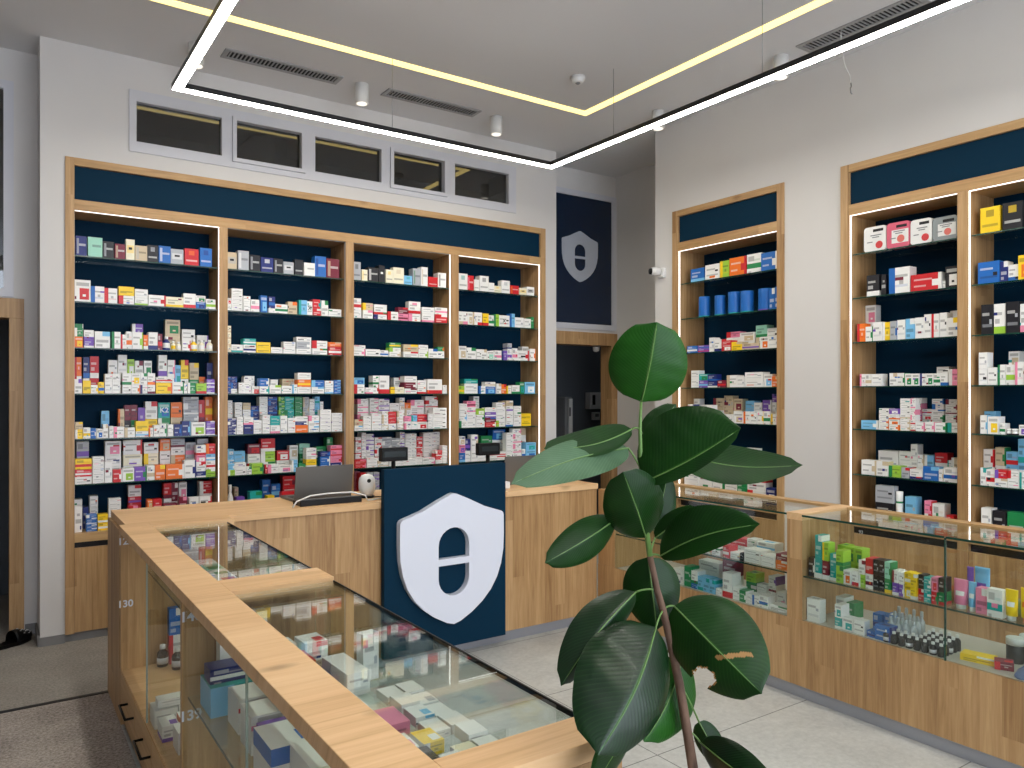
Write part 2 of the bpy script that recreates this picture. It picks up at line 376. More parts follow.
# ================================================================ LOGO
def shield_outline(n=7):
    P = [(0, .40)]
    def arc(c, a0, a1, r, k=4):
        return [(c[0]+r*cos(R(a0+(a1-a0)*i/k)), c[1]+r*sin(R(a0+(a1-a0)*i/k))) for i in range(k+1)]
    right = [(.02, .396), (.10, .362), (.22, .305)] + arc((.332, .235), 62, 0, .033) + [(.366, .12), (.362, .02), (.345, -.07), (.315, -.15), (.268, -.225), (.205, -.29), (.13, -.345), (.05, -.388)]
    return P + right + [(0, -.402)] + [(-x, z) for x, z in right[::-1]]
def pill_half(top):
    r = .108; h = .2085; g = .02; out = []
    if top:
        out = [(-r, g), (r, g), (r, h-r)] + [(r*cos(R(a)), h-r+r*sin(R(a))) for a in range(15, 180, 15)] + [(-r, h-r)]
        return out
    return [(x, -z) for x, z in pill_half(True)][::-1]
def logo(name, cx, y, cz, s, th, m, parent):
    """shield with a split capsule cut out of it, facing -Y"""
    import bmesh
    from mathutils import Vector
    cu = bpy.data.curves.new(name, 'CURVE'); cu.dimensions = '2D'; cu.fill_mode = 'BOTH'; cu.extrude = th/2
    for pts in (shield_outline(), [(x*1.0, z-.017+.0) for x, z in pill_half(True)], [(x, z-.017) for x, z in pill_half(False)]):
        sp = cu.splines.new('POLY'); sp.points.add(len(pts)-1)
        for i, (x, z) in enumerate(pts): sp.points[i].co = (x*s, z*s, 0, 1)
        sp.use_cyclic_u = True
    tmp = bpy.data.objects.new(name, cu); COL.objects.link(tmp)
    dg = bpy.context.evaluated_depsgraph_get(); me = bpy.data.meshes.new_from_object(tmp.evaluated_get(dg))
    bpy.data.objects.remove(tmp); me.name = name; me.materials.clear(); me.materials.append(m)
    o = bpy.data.objects.new(name, me); COL.objects.link(o); o.rotation_euler = ROTY
    o.parent = parent; o.location = sub((cx, y-th/2, cz), parent_loc(parent)); return o
logo('emblem', (onY(562, YM)[0]+onY(597, YM)[0])/2, YM-.001, CH+1.376, .635, .006, mat('pale_film', (176, 182, 192), .4), w3)
# ================================================================ SHELVING UNITS
GL = []   # (unit, bay, shelf, z)
def unit(name, label, mp, u0, u1, bays, shelves, zbot, slotz, led, group=None, seam=True):
    """mp(u, d, z) -> box in the room; u along the wall, d into the wall"""
    c = mp(u0, u1, 0, .05, 0, 1); root = thing(name, label, 'shelving', (c[0], c[2], 0), group)
    def B(mb, ua, ub, da, db, z0, z1, mi=0):
        x = mp(ua, ub, da, db, z0, z1); mb.box(*x, mi); return mb
    D = .33; ZT = 3.09
    # upright sides and dividers
    edges = [u0] + [e for ba in bays for e in ba] + [u1]
    for i in range(0, len(edges), 2):
        B(MB(), edges[i], edges[i+1], -.012 if i in (0, len(edges)-2) else -.010, D, .05, 2.757 if 0 < i < len(edges)-2 else ZT).build('upright', M['wood_z'], root, bevel=.0015)
    a, b_ = edges[1], edges[-2]
    rail = M['wood_rx'] if mp(0, 1, 0, .1, 0, 1)[1] - mp(0, 1, 0, .1, 0, 1)[0] > .5 else M['wood_y']
    B(MB(), a, b_, -.0119, D, 3.04, ZT).build('top_rail', rail, root, bevel=.0015)
    B(MB(), a, b_, -.011, D, 2.757, 2.824).build('header_rail', rail, root, bevel=.0015)
    B(MB(), a, b_, .012, .03, 2.824, 3.04).build('header_panel', M['navy'], root)
    for i, (p, q) in enumerate(bays):
        B(MB(), p, q, D-.02, D-.002, zbot, 2.757).build('back_panel', M['navy_in'], root)
        B(MB(), p, q, -.008, D-.02, zbot-.055, zbot).build('bottom_board', rail, root, bevel=.0015)
        B(MB(), p, q, .03, .05, slotz-.06, zbot-.055).build('handle_recess', M['slot'], root)
        n = 1 if abs(q-p) < .75 else 2
        for k in range(n):
            s0 = p+(q-p)*k/n; s1 = p+(q-p)*(k+1)/n
            B(MB(), s0+.0015, s1-.0015, -.002, .018, .055, slotz-.032).build('cupboard_door', M['wood_z'], root, bevel=.001)
        for z in shelves:
            g = MB(); B(g, p+.002, q-.002, .035, D-.022, z-.008, z, 0);
            o = g.build('glass_shelf', [M['glass'], M['gedge']], root)
            e = MB(); B(e, p+.002, q-.002, .032, .035, z-.008, z)
            e.build('shelf_edge', M['gedge'], o)
        em = led[i]
        for k, (x0, x1) in enumerate(((p, p+.002), (q-.002, q))):
            B(MB(), x0, x1, .004, .018, zbot, 2.757).build('led_strip', M['led'] if em[0] and k else M['led_dim'], root)
        B(MB(), p+.004, q-.004, .004, .018, 2.754, 2.757).build('led_strip', M['led'] if em[1] else M['led_dim'], root)
    return root
mB = lambda a, b, d0, d1, z0, z1: (a, b, YB+d0, YB+d1, z0, z1)
mR = lambda a, b, d0, d1, z0, z1: (XR+d0, XR+d1, min(a, b), max(a, b), z0, z1)
bx = lambda p: onY(p, YB)[0]
BAYS_B = [(bx(74.3), bx(219.2)), (bx(227.4), bx(345.5)), (bx(353.5), bx(450.6)), (bx(458.2), bx(540))]
SH_B = [2.475, 2.178, 1.881, 1.583, 1.29, .996]
unit('shelving_unit', 'long four-bay oak shelving unit with navy header under the row of high windows', mB, UB[0], UB[1], BAYS_B, SH_B, .685, .625, [(1, 1), (0, 0), (1, 0), (1, 1)])
ry = lambda p: onX(p, XR)[0]
BAYS_2 = [(ry(777.7), ry(678.4))]
SH_R = [2.503, 2.214, 1.922, 1.631, 1.351, 1.054]; SH_2 = [2.49, 2.2, 1.915, 1.632, 1.356, 1.066]
unit('shelving_unit', 'narrow single-bay oak shelving unit in the wall beside the security camera', mR, U2[0], U2[1], BAYS_2, SH_2, .77, .70, [(1, 1)])
w3_ = ry(849.6)-ry(958)
BAYS_3 = [(ry(968.5)-w3_, ry(968.5)), (ry(958), ry(849.6))]
unit('shelving_unit', 'wide oak shelving unit behind the long glass counter, first aid cases on its top shelf', mR, U3[0], U3[1], BAYS_3, SH_R, .77, .70, [(1, 1), (1, 1)])
# ================================================================ COUNTERS
CT = .96; TH = .036
# --- service counter along the back wall
root = thing('service_counter', 'oak service counter carrying the laptop, clad in upright oak boards behind the big shield sign', 'counter', (2, 4.3, 0))
MB().box(.515, 3.46, 4.03, 4.57, CT-TH, CT).build('worktop', M['wood_x'], root, bevel=.0015)
MB().box(.98, 3.46, 4.045, 4.063, .065, CT-TH).build('front_panel', M['wood_z'], root)
MB().box(.99, 3.46, 4.06, 4.075, 0, .065).build('plinth', M['alu'], root)
MB().box(.535, 3.455, 4.53, 4.55, .05, CT-TH).build('back_panel', M['wood_z'], root)
# --- the sign board in front of it
root = thing('sign_board', 'large navy board with a raised white shield emblem standing against the service counter', 'sign', (2.25, 4.0, 0))
MB().box(1.831, 2.66, 3.985, 4.028, .066, 1.15).build('board', M['navy'], root, bevel=.002)
logo('emblem', 2.262, 3.985, .602, .968, .045, M['sign'], root)
# --- display counter on the left, its end towards the plant
GX0, GX1, GY0, GY1 = .50, .955, 1.045, 4.08
g = thing('display_counter', 'near glass-topped oak display counter with drawers and numbered panels, standing on the carpet edge', 'counter', (.73, 2.5, 0))
wx = M['wood_x']
MB().box(GX0-.012, .615, GY0, 4.03, CT-TH, CT).build('top_board', wx, g, bevel=.0015)
MB().box(.615, GX1, GY0, 1.145, CT-TH, CT).build('top_board', wx, g, bevel=.0015)
MB().box(.615, GX1, 2.48, 2.645, CT-TH, CT).build('top_board', wx, g, bevel=.0015)
MB().box(.615, .985, 3.90, 4.03, CT-TH, CT).build('top_board', wx, g, bevel=.0015)
for a, c in ((1.145, 2.48), (2.645, 3.90)):
    t_ = MB().box(.6, GX1-.004, a+.001, c-.001, CT-.022, CT-.014).build('glass_top', M['glass'], g)
    MB().box(GX1-.004, GX1, a, c, CT-.024, CT-.012).build('glass_edge', M['black'], t_)
MB().box(GX1-.012, GX1-.005, 1.16, 2.54, .27, CT-.024).build('side_glass', M['glass'], g)
MB().box(GX1-.012, GX1-.005, 2.64, 3.93, .27, CT-.024).build('side_glass', M['glass'], g)
# panels across the counter
for y in (2.63, 4.06):
    MB().box(GX0, GX1-.013, y, y+.022, .262, CT-TH-.001).build('divider', M['wood_z'], g)
MB().box(GX0, GX1, GY0, GY0+.022, 0, CT-TH).build('end_panel', M['wood_z'], g)
MB().box(GX0, GX1, 4.0599, 4.10, 0, .262).build('end_panel', M['wood_z'], g)
MB().box(GX0+.004, GX1-.002, GY0+.022, 4.06, .243, .262).build('display_floor', wx, g)
MB().box(GX1-.02, GX1, GY0+.022, 4.06, .06, .243).build('side_panel', M['wood_z'], g)
MB().box(GX0+.02, GX1-.03, GY0+.03, 4.06, 0, .06).build('plinth', M['slot'], g)
MB().box(GX0, GX0+.028, 4.103, 4.56, 0, CT-TH-.001).build('corner_panel', M['wood_z'], g)
n = 7; L_ = (4.055-(GY0+.03))/n
for i in range(n):
    y0 = GY0+.03+i*L_
    d = MB().box(GX0, GX0+.018, y0+.0015, y0+L_-.0015, .045, .255).build('drawer', M['wood_y'], g, bevel=.001)
    yc = y0+L_/2-.11; hb = MB(); hb.tube([(GX0-.001, yc+.09, .18), (GX0-.035, yc+.09, .18), (GX0-.035, yc-.09, .18), (GX0-.001, yc-.09, .18)], .0055, 8)
    hb.build('handle', M['black'], d)
# glass sliding doors on the aisle side and inner shelves
for a, c in ((1.07, 1.89), (1.885, 2.629), (2.653, 3.35)):
    q = MB().box(GX0+.004, GX0+.009, a, c, .262, CT-TH).build('glass_door', M['door_glass'], g)
    if c != 2.629: MB().box(GX0+.0035, GX0+.0095, c-.003, c+.001, .262, CT-TH).build('glass_edge', M['gwhite'], q)
for a, c, z in ((1.07, 2.628, .60), (2.66, 4.055, .60)):
    if a > 2: z = .72
    q = MB().box(GX0+.02 if a < 2 else .62, GX1-.015, a, c, z-.006, z).build('glass_shelf', M['glass'], g)
    MB().box((GX0+.02 if a < 2 else .62)-.002, GX0+.02 if a < 2 else .62, a, c, z-.006, z).build('shelf_edge', M['gedge'], q)
# upper inner glass shelf near the pane
q = MB().box(.60, GX1-.015, 1.07, 2.45, .775, .781).build('glass_shelf', M['glass'], g)
# number stickers on the panels
def num(s, px, py, Y):
    d = ray(px, py); t_ = Y/d[1]
    text(s, 'number', .046, (d[0]*t_, Y-.001, CH+d[2]*t_), ROTY, M['sign'], g)
num('130', 125.3, 604, 4.06); num('122', 125.5, 541.5, 4.06); num('139', 190.5, 715.5, 2.63); num('140', 191, 616.5, 2.63)
# --- long glass display counter on the right
RX0, RX1 = 3.46, 3.93
r = thing('display_counter', 'long oak and glass display counter standing before the right-hand wall units', 'counter', (3.7, 1.8, 0))
Y0, Y1, Y2, Y3 = -.6, 2.42, 2.51, 4.03; ZB = .406
MB().box(RX0-.002, RX1+.005, Y1, Y2, CT-TH, CT).build('top_board', wx, r, bevel=.001)
MB().box(RX1-.07, RX1+.005, Y0, Y1, CT-TH, CT).build('top_board', M['wood_y'], r, bevel=.001)
MB().box(RX1-.07, RX1+.005, Y2, Y3, CT-TH, CT).build('top_board', M['wood_y'], r, bevel=.001)
MB().box(RX0, RX1, Y1, Y2, ZB, CT-TH).build('post', M['wood_z'], r, bevel=.001)
MB().box(RX0, RX1, 3.86, 4.028, ZB, CT-TH).build('post', M['wood_z'], r, bevel=.001)
MB().box(RX0-.002, RX0+.016, Y0, 4.03, .065, ZB).build('front_panel', M['wood_z'], r)
MB().box(RX0+.012, RX0+.03, Y0, 4.03, 0, .065).build('plinth', M['alu'], r)
MB().box(RX0+.016, RX1, Y0, 4.03, ZB-.02, ZB-.001).build('display_floor', mat('pale_display_base', (196, 190, 180), .4), r)
MB().box(RX1-.018, RX1, Y0, 4.03, .05, ZB-.02).build('back_panel', M['wood_z'], r)
segs = [(Y0, 1.70), (1.706, Y1), (Y2, 3.86)]
for a, c in segs:
    MB().box(RX0+.002, RX0+.008, a+.001, c-.001, ZB, CT-.014).build('front_glass', M['glass'], r)
    t_ = MB().box(RX0, RX1-.065, a, c, CT-.014, CT-.007).build('glass_top', M['glass'], r)
    MB().box(RX0-.001, RX0+.002, a, c, CT-.016, CT-.006).build('glass_edge', M['gedge'], t_)
    s_ = MB().box(RX0+.012, RX1-.02, a+.002, c-.002, .631, .637).build('glass_shelf', M['glass'], r)
    MB().box(RX0+.0095, RX0+.012, a+.002, c-.002, .630, .638).build('shelf_edge', M['gedge'], s_)
MB().box(RX0, RX0+.009, 1.70, 1.706, ZB, CT-.014).build('glass_edge', M['gedge'], r)
# number on the drawer recess of the wide wall unit
o = bpy.data.objects.get('shelving_unit.002')
text('93', 'number', .03, (XR+.028, ry(858.5), CH-.905), ROTX, M['sign'], o)
# ================================================================ CEILING FITTINGS
def rod(name, m, pts, rad, par): return MB().tube(pts, rad, 6).build(name, m, par)
ZL = CH+1.735; W = .028; HH = .036
lx0, lx1, ly1, ly0 = .864, 3.53, 4.66, -1.2
t_ = thing('pendant_light', 'slim black rectangular frame light with bright white underside hung on wires under the ceiling', 'light', (2.2, 2.2, ZL))
def seg(x0, x1, y0, y1):
    MB().box(x0, x1, y0, y1, ZL+.004, ZL+HH).build('housing', M['blackmetal'], t_, bevel=.001)
    k = .004; MB().box(x0+k, x1-k, y0+k, y1-k, ZL, ZL+.0039).build('diffuser', M['rail'], t_)
seg(lx0-W, lx0+W, ly0, ly1-W); seg(lx1-W, lx1+W, ly0, ly1-W); seg(lx0-W, lx1+W, ly1-W, ly1+W); seg(lx0-W, lx1+W, ly0-2*W, ly0)
for x, y in ((lx1, 3.95), (lx1, 2.72), (lx1, 1.45), (2.2, ly1), (lx0, 3.6), (lx0, 2.0), (lx1, .2), (lx0, .4)):
    rod('suspension_wire', M['steel'], [(x, y, ZL+HH), (x, y, CEIL)], .0016, t_)
# warm strip let into the ceiling
t_ = thing('ceiling_light_strip', 'warm yellow light strip let into the ceiling inside the white frame light', 'light', (2.2, 1.5, CEIL))
sx0, sx1, sy1, sy0 = .45, 3.9, 4.70, -1.9; w = .035
for x0, x1, y0, y1 in ((sx0-w, sx1+w, sy1-w, sy1+w), (sx1-w, sx1+w, sy0, sy1-w), (sx0-w, sx0+w, sy0, sy1-w), (sx0-w, sx1+w, sy0-2*w, sy0)):
    MB().box(x0, x1, y0, y1, CEIL-.004, CEIL-.0005).build('diffuser', M['warm'], t_)
def vent(cx, cy, alongx, L, label):
    v = thing('ceiling_vent', label, 'vent', (cx, cy, CEIL), 'long grille vents in the ceiling'); w = .075; l = L/2
    f = lambda mb, a0, a1, b0, b1, z0, z1, mi=0: mb.box(*( (cx+a0, cx+a1, cy+b0, cy+b1) if alongx else (cx+b0, cx+b1, cy+a0, cy+a1)), z0, z1, mi)
    q = MB(); f(q, -l-.03, l+.03, -w, -w+.025, CEIL-.008, CEIL); f(q, -l-.03, l+.03, w-.025, w, CEIL-.008, CEIL)
    f(q, -l-.03, -l, -w+.025, w-.025, CEIL-.008, CEIL); f(q, l, l+.03, -w+.025, w-.025, CEIL-.008, CEIL); q.build('vent_frame', M['vent'], v)
    q = MB(); f(q, -l, l, -w+.025, w-.025, CEIL-.001, CEIL); q.build('vent_back', M['ventdark'], v)
    q = MB(); k = int(L/.025)
    for i in range(k):
        a = -l+(i+.5)*L/k; f(q, a-.004, a+.004, -w+.025, w-.025, CEIL-.007, CEIL-.001)
    q.build('vent_slats', M['vent'], v)
vent(1.64, 5.19, True, .74, 'grey grille vent in the ceiling over the first bay of the long shelving unit')
vent(2.79, 5.19, True, .74, 'grey grille vent in the ceiling between the two small cylinder spotlights')
vent(4.34, 2.64, False, .72, 'grey grille vent in the ceiling along the side wall by the hanging cable')
for x, y, lab in ((2.2, 5.17, 'white cylinder spotlight on the ceiling between the two back vents'), (3.36, 5.17, 'white cylinder spotlight on the ceiling near the blue shield window'),
                  (4.32, 3.18, 'white cylinder spotlight on the ceiling beside the side wall vent'), (4.35, 4.34, 'white cylinder spotlight on the ceiling above the narrow shelving unit'), (1.07, 5.17, 'white cylinder spotlight on the ceiling behind the corner of the frame light')):
    v = thing('ceiling_spotlight', lab, 'light', (x, y, CEIL), 'small cylinder spotlights on the ceiling')
    MB().lathe([(.046, 0), (.048, .003), (.048, .14)], x, y, CEIL-.14, 24).build('housing', M['white'], v)
    MB().lathe([(.036, 0), (.038, .004)], x, y, CEIL-.143, 20).build('lens', M['lens'], v)
x, y = 3.41, 4.19
v = thing('smoke_detector', 'round white smoke detector on the ceiling inside the yellow light strip', 'detector', (x, y, CEIL))
MB().lathe([(.03, 0), (.042, .012), (.052, .03), (.052, .045)], x, y, CEIL-.045, 24).build('body', M['white'], v)
MB().lathe([(.012, 0), (.02, .008)], x, y, CEIL-.052, 16).build('sensor_cap', M['grey'], v)
v = thing('hanging_cable', 'thin white cable with a small hook dangling from the ceiling by the side wall', 'cable', (4.31, 2.74, CEIL))
MB().tube([(4.31, 2.74, CEIL), (4.31, 2.74, 3.75), (4.31, 2.73, 3.68), (4.315, 2.72, 3.60), (4.34, 2.70, 3.53), (4.35, 2.70, 3.49)], .003, 6).build('cable', M['cable'], v)
MB().tube([(4.35, 2.70, 3.49), (4.355, 2.70, 3.47), (4.345, 2.70, 3.455), (4.35, 2.70, 3.43), (4.36, 2.70, 3.425)], .0045, 6).build('hook', M['steel'], v)
# security camera
y, z = 4.60, CH+1.03
v = thing('security_camera', 'small white wall security camera with black lens next to the narrow shelving unit', 'camera', (XR, y, z))
q = MB(); q.box(XR-.03, XR, y-.035, y+.035, z-.05, z+.03); q.build('bracket', M['white'], v, bevel=.006)
q = MB(); q.tube([(XR-.03, y+.0, z), (XR-.07, y+.02, z), (XR-.10, y+.035, z)], [.03, .034, .034], 14); q.build('housing', M['white'], v)
q = MB(); q.tube([(XR-.098, y+.034, z), (XR-.116, y+.043, z)], [.029, .022], 14); q.build('lens', M['black'], v)

v = thing('added_fill_lamp', 'unseen added lamp brightening the dim room behind the niche doorway', 'lamp', (5.6, 6.55, CEIL))  # added out of sight to brighten the back room wall
MB().lathe([(.14, 0), (.16, .02), (.16, .05)], 5.6, 6.55, CEIL-.05, 28).build('housing', M['white'], v)
MB().lathe([(.12, 0), (.135, .006)], 5.6, 6.55, CEIL-.056, 28).build('diffuser', mat('fill_diffuser', (255, 255, 255), emit=(235, 242, 255), es=14), v)
# ================================================================ PRODUCTS
CC = dict(w=(238, 238, 235), i=(236, 230, 204), s=(176, 180, 186), d=(30, 30, 36), r=(206, 36, 44), m=(122, 28, 52), o=(238, 118, 36), y=(246, 208, 36),
          l=(158, 204, 66), g=(34, 136, 78), t=(32, 166, 162), a=(158, 216, 194), c=(124, 192, 232), b=(30, 104, 186), n=(30, 44, 116), p=(122, 84, 182),
          k=(236, 140, 172), e=(208, 190, 158))
CN = dict(w='white', i='cream', s='silver-grey', d='black', r='red', m='maroon', o='orange', y='yellow', l='lime-green', g='green', t='teal', a='mint-green',
          c='pale-blue', b='blue', n='navy', p='purple', k='pink', e='beige')
CL = {k: lin(v) for k, v in CC.items()}
ORD = 'zeroth first second third fourth fifth sixth seventh eighth ninth tenth eleventh twelfth thirteenth fourteenth fifteenth sixteenth seventeenth eighteenth nineteenth twentieth'.split()
for p_, q_ in (('twenty', 'twentieth'), ('thirty', 'thirtieth')):
    if q_ not in ORD: ORD.append(q_)
    ORD += [p_+'-'+x for x in ORD[1:10]]
def design(code, w, h, plain=False):
    """columns, rows and the colour of each cell of the printed front"""
    a, b = CL[code[0]], CL[code[1]]; dark = CL['d'] if code[0] in 'wiscaelyk' else CL['w']
    grey = tuple(.55*a[i]+.45*dark[i] for i in range(3)); soft = tuple(.75*a[i]+.25*b[i] for i in range(3))
    k = RND.randrange(6) if h > .5*w else RND.choice((1, 2, 4, 5)); us = [0, .1, .3, .5, .7, .9, 1]; vs = [0, .1, .24, .34, .5, .62, .72, .88, 1]
    cell = [[a]*6 for _ in range(8)]
    def put(r0, r1, c0, c1, c):
        for r in range(r0, r1):
            for q in range(c0, c1): cell[r][q] = c
    if code[0] == code[1]:
        put(3, 4, 1, 5, grey); put(5, 6, 2, 4, grey) if k % 2 else put(2, 3, 1, 3, grey)
    elif k == 0: put(0, 2, 0, 6, b); put(5, 6, 1, 4, grey); put(3, 4, 1, 3, grey)
    elif k == 1: put(6, 8, 3, 6, b); put(3, 4, 1, 5, grey); put(1, 2, 1, 3, grey)
    elif k == 2: put(0, 8, 5, 6, b); put(2, 5, 4, 5, b); put(5, 6, 1, 4, grey); put(2, 3, 1, 3, grey)
    elif k == 3: put(1, 5, 2, 5, b); put(6, 7, 1, 5, grey); put(2, 3, 3, 4, a)
    elif k == 4: put(2, 4, 0, 6, b); put(5, 7, 1, 3, grey); put(5, 6, 3, 5, soft); put(0, 1, 1, 2, grey)
    else: put(0, 8, 0, 2, b); put(5, 6, 2, 5, grey); put(2, 3, 2, 5, soft); put(3, 4, 3, 4, grey)
    if plain:
        cell = [[a]*6 for _ in range(8)]; mid = tuple(.45*a[i]+.55*b[i] for i in range(3)); k = k % 3
        if k == 0: put(3, 6, 1, 5, mid); put(4, 5, 2, 4, dark)
        elif k == 1: put(2, 3, 1, 5, grey); put(5, 7, 2, 4, mid)
        else: put(1, 7, 1, 2, mid); put(4, 5, 2, 5, grey)
    elif code[1] in 'sd' and code[0] != code[1]:      # plain boxes with small print only
        cell = [[a]*6 for _ in range(8)]; put(5, 6, 1, 4, grey); put(2, 3, 1, 5, tuple(.6*a[i]+.4*b[i] for i in range(3))); put(3+k % 2, 4+k % 2, 4, 5, b)
    if not plain and code[0] in 'wie' and RND.random() < .6:
        r0, c0 = RND.randrange(1, 7), RND.randrange(0, 5); put(r0, r0+1, c0, c0+RND.choice((1, 2)), CL[RND.choice('rbgodnkmtp')])
    return us, vs, cell
def print_box(mb, fr, w, d, h, code, plain=False, top=False):
    """fr(u, v, z): u across the front, v into the shelf, z up, from the front left foot"""
    us, vs, cell = design(code, w, h, plain); nu, nv = len(us), len(vs); b0 = len(mb.v)
    for z in vs:
        for u in us: mb.v.append(fr(u*w, 0, z*h))
    for j in range(nv-1):
        for i in range(nu-1):
            mb.face([b0+j*nu+i, b0+j*nu+i+1, b0+(j+1)*nu+i+1, b0+(j+1)*nu+i], 0, cell[j][i])
    a, b = CL[code[0]], cell[0][0]
    B = len(mb.v); mb.v += [fr(0, d, 0), fr(w, d, 0), fr(w, d, h), fr(0, d, h)]
    sb = len(mb.v)
    for side, u in ((0, 0), (1, w)):
        q = len(mb.v)
        for z in (0, vs[2], vs[6], 1):
            mb.v += [fr(u, 0, z*h), fr(u, d, z*h)]
        for k in range(3):
            c = cell[(0, 4, 7)[k]][0 if side == 0 else 5]
            idx = [q+2*k+1, q+2*k, q+2*k+2, q+2*k+3]
            mb.face(idx if side == 0 else idx[::-1], 0, c)
    q = len(mb.v); mb.v += [fr(0, 0, h), fr(w, 0, h), fr(w, d, h), fr(0, d, h), fr(w*.25, d*.3, h), fr(w*.75, d*.3, h), fr(w*.75, d*.7, h), fr(w*.25, d*.7, h)]
    tc = CL[code[1]] if RND.random() < .12 or (top and code[0] == 'w' and code[1] not in 'se') else a
    if top: mb.v[q+4:q+8] = [fr(w*.52, d*.12, h), fr(w*.94, d*.12, h), fr(w*.94, d*.55, h), fr(w*.52, d*.55, h)]
    for idx, c in (((4, 5, 6, 7), tc), ((0, 1, 5, 4), a), ((1, 2, 6, 5), a), ((2, 3, 7, 6), a), ((3, 0, 4, 7), a)): mb.face([q+i for i in idx], 0, c)
    mb.face([B+1, B, B+3, B+2], 0, a)
    q = len(mb.v); mb.v += [fr(0, 0, 0), fr(w, 0, 0), fr(w, d, 0), fr(0, d, 0)]; mb.face([q+3, q+2, q+1, q], 0, a)
def round_item(mb, shape, cx, cy, z, w, h, code):
    a, b = CL[code[0]], CL[code[1]]; r = w/2
    if shape == 'C': mb.lathe([(r, 0), (r, .07*h), (r, .55*h), (r, .8*h), (r, .93*h), (r*.98, .94*h), (r*.98, h)], cx, cy, z, 20, cs=[b, a, a, a, a, CL['b']])
    elif shape == 'J': mb.lathe([(r, 0), (r, .2*h), (r, .62*h), (r*.9, .68*h), (r*.96, .7*h), (r*.96, h)], cx, cy, z, 18, cs=[a, CL['w'] if code[0] != 'w' else b, a, b, b])
    else: mb.lathe([(r*.95, 0), (r, .03*h), (r, .16*h), (r, .52*h), (r*.98, .6*h), (r*.42, .76*h), (r*.42, .8*h), (r*.5, .81*h), (r*.5, h)], cx, cy, z, 18,
                   cs=[a, a, b if code[0] != 'w' else CL['s'], a, a, a, CL['w'], b if code[0] == 'w' else CL['w']])
def tube_item(mb, fr, w, d, h, code):
    """squeeze tube standing on its cap: flat crimp on top"""
    a, b = CL[code[0]], CL[code[1]]; n = 14; rows = [(.0, .62, 1.0, b), (.14, .62, 1.0, b), (.15, .9, 1.0, a), (.45, .95, .85, a), (.6, .98, .6, a), (.95, 1, .1, a), (1, 1, .08, b)]
    s = len(mb.v)
    for z, kx, ky, c in rows:
        for i in range(n):
            t = 2*pi*i/n; mb.v.append(fr(w/2+w/2*kx*cos(t), d/2+d/2*ky*sin(t), z*h))
    for k in range(len(rows)-1):
        for i in range(n):
            j = (i+1) % n; mb.face([s+k*n+i, s+k*n+j, s+(k+1)*n+j, s+(k+1)*n+i], 0, rows[k][3] if not (k == 3 and i in (9, 10, 11)) else b, True)
    mb.face([s+(len(rows)-1)*n+i for i in range(n)], 0, b); mb.face([s+i for i in range(n)][::-1], 0, b)
ITEMS = []
def item(kind, cat, shape, fr, w, d, h, code, label, group, size, cen):
    ITEMS.append(dict(kind=kind, cat=cat, shape=shape, fr=fr, w=w, d=d, h=h, code=code, label=label, group=group, size=size, cen=cen))
SHN = {'B': 'bottle', 'C': 'tin', 'J': 'jar', 'T': 'tube'}
def cname(code): return CN[code[0]] if code[0] == code[1] else CN[code[0]]+'-and-'+CN[code[1]]
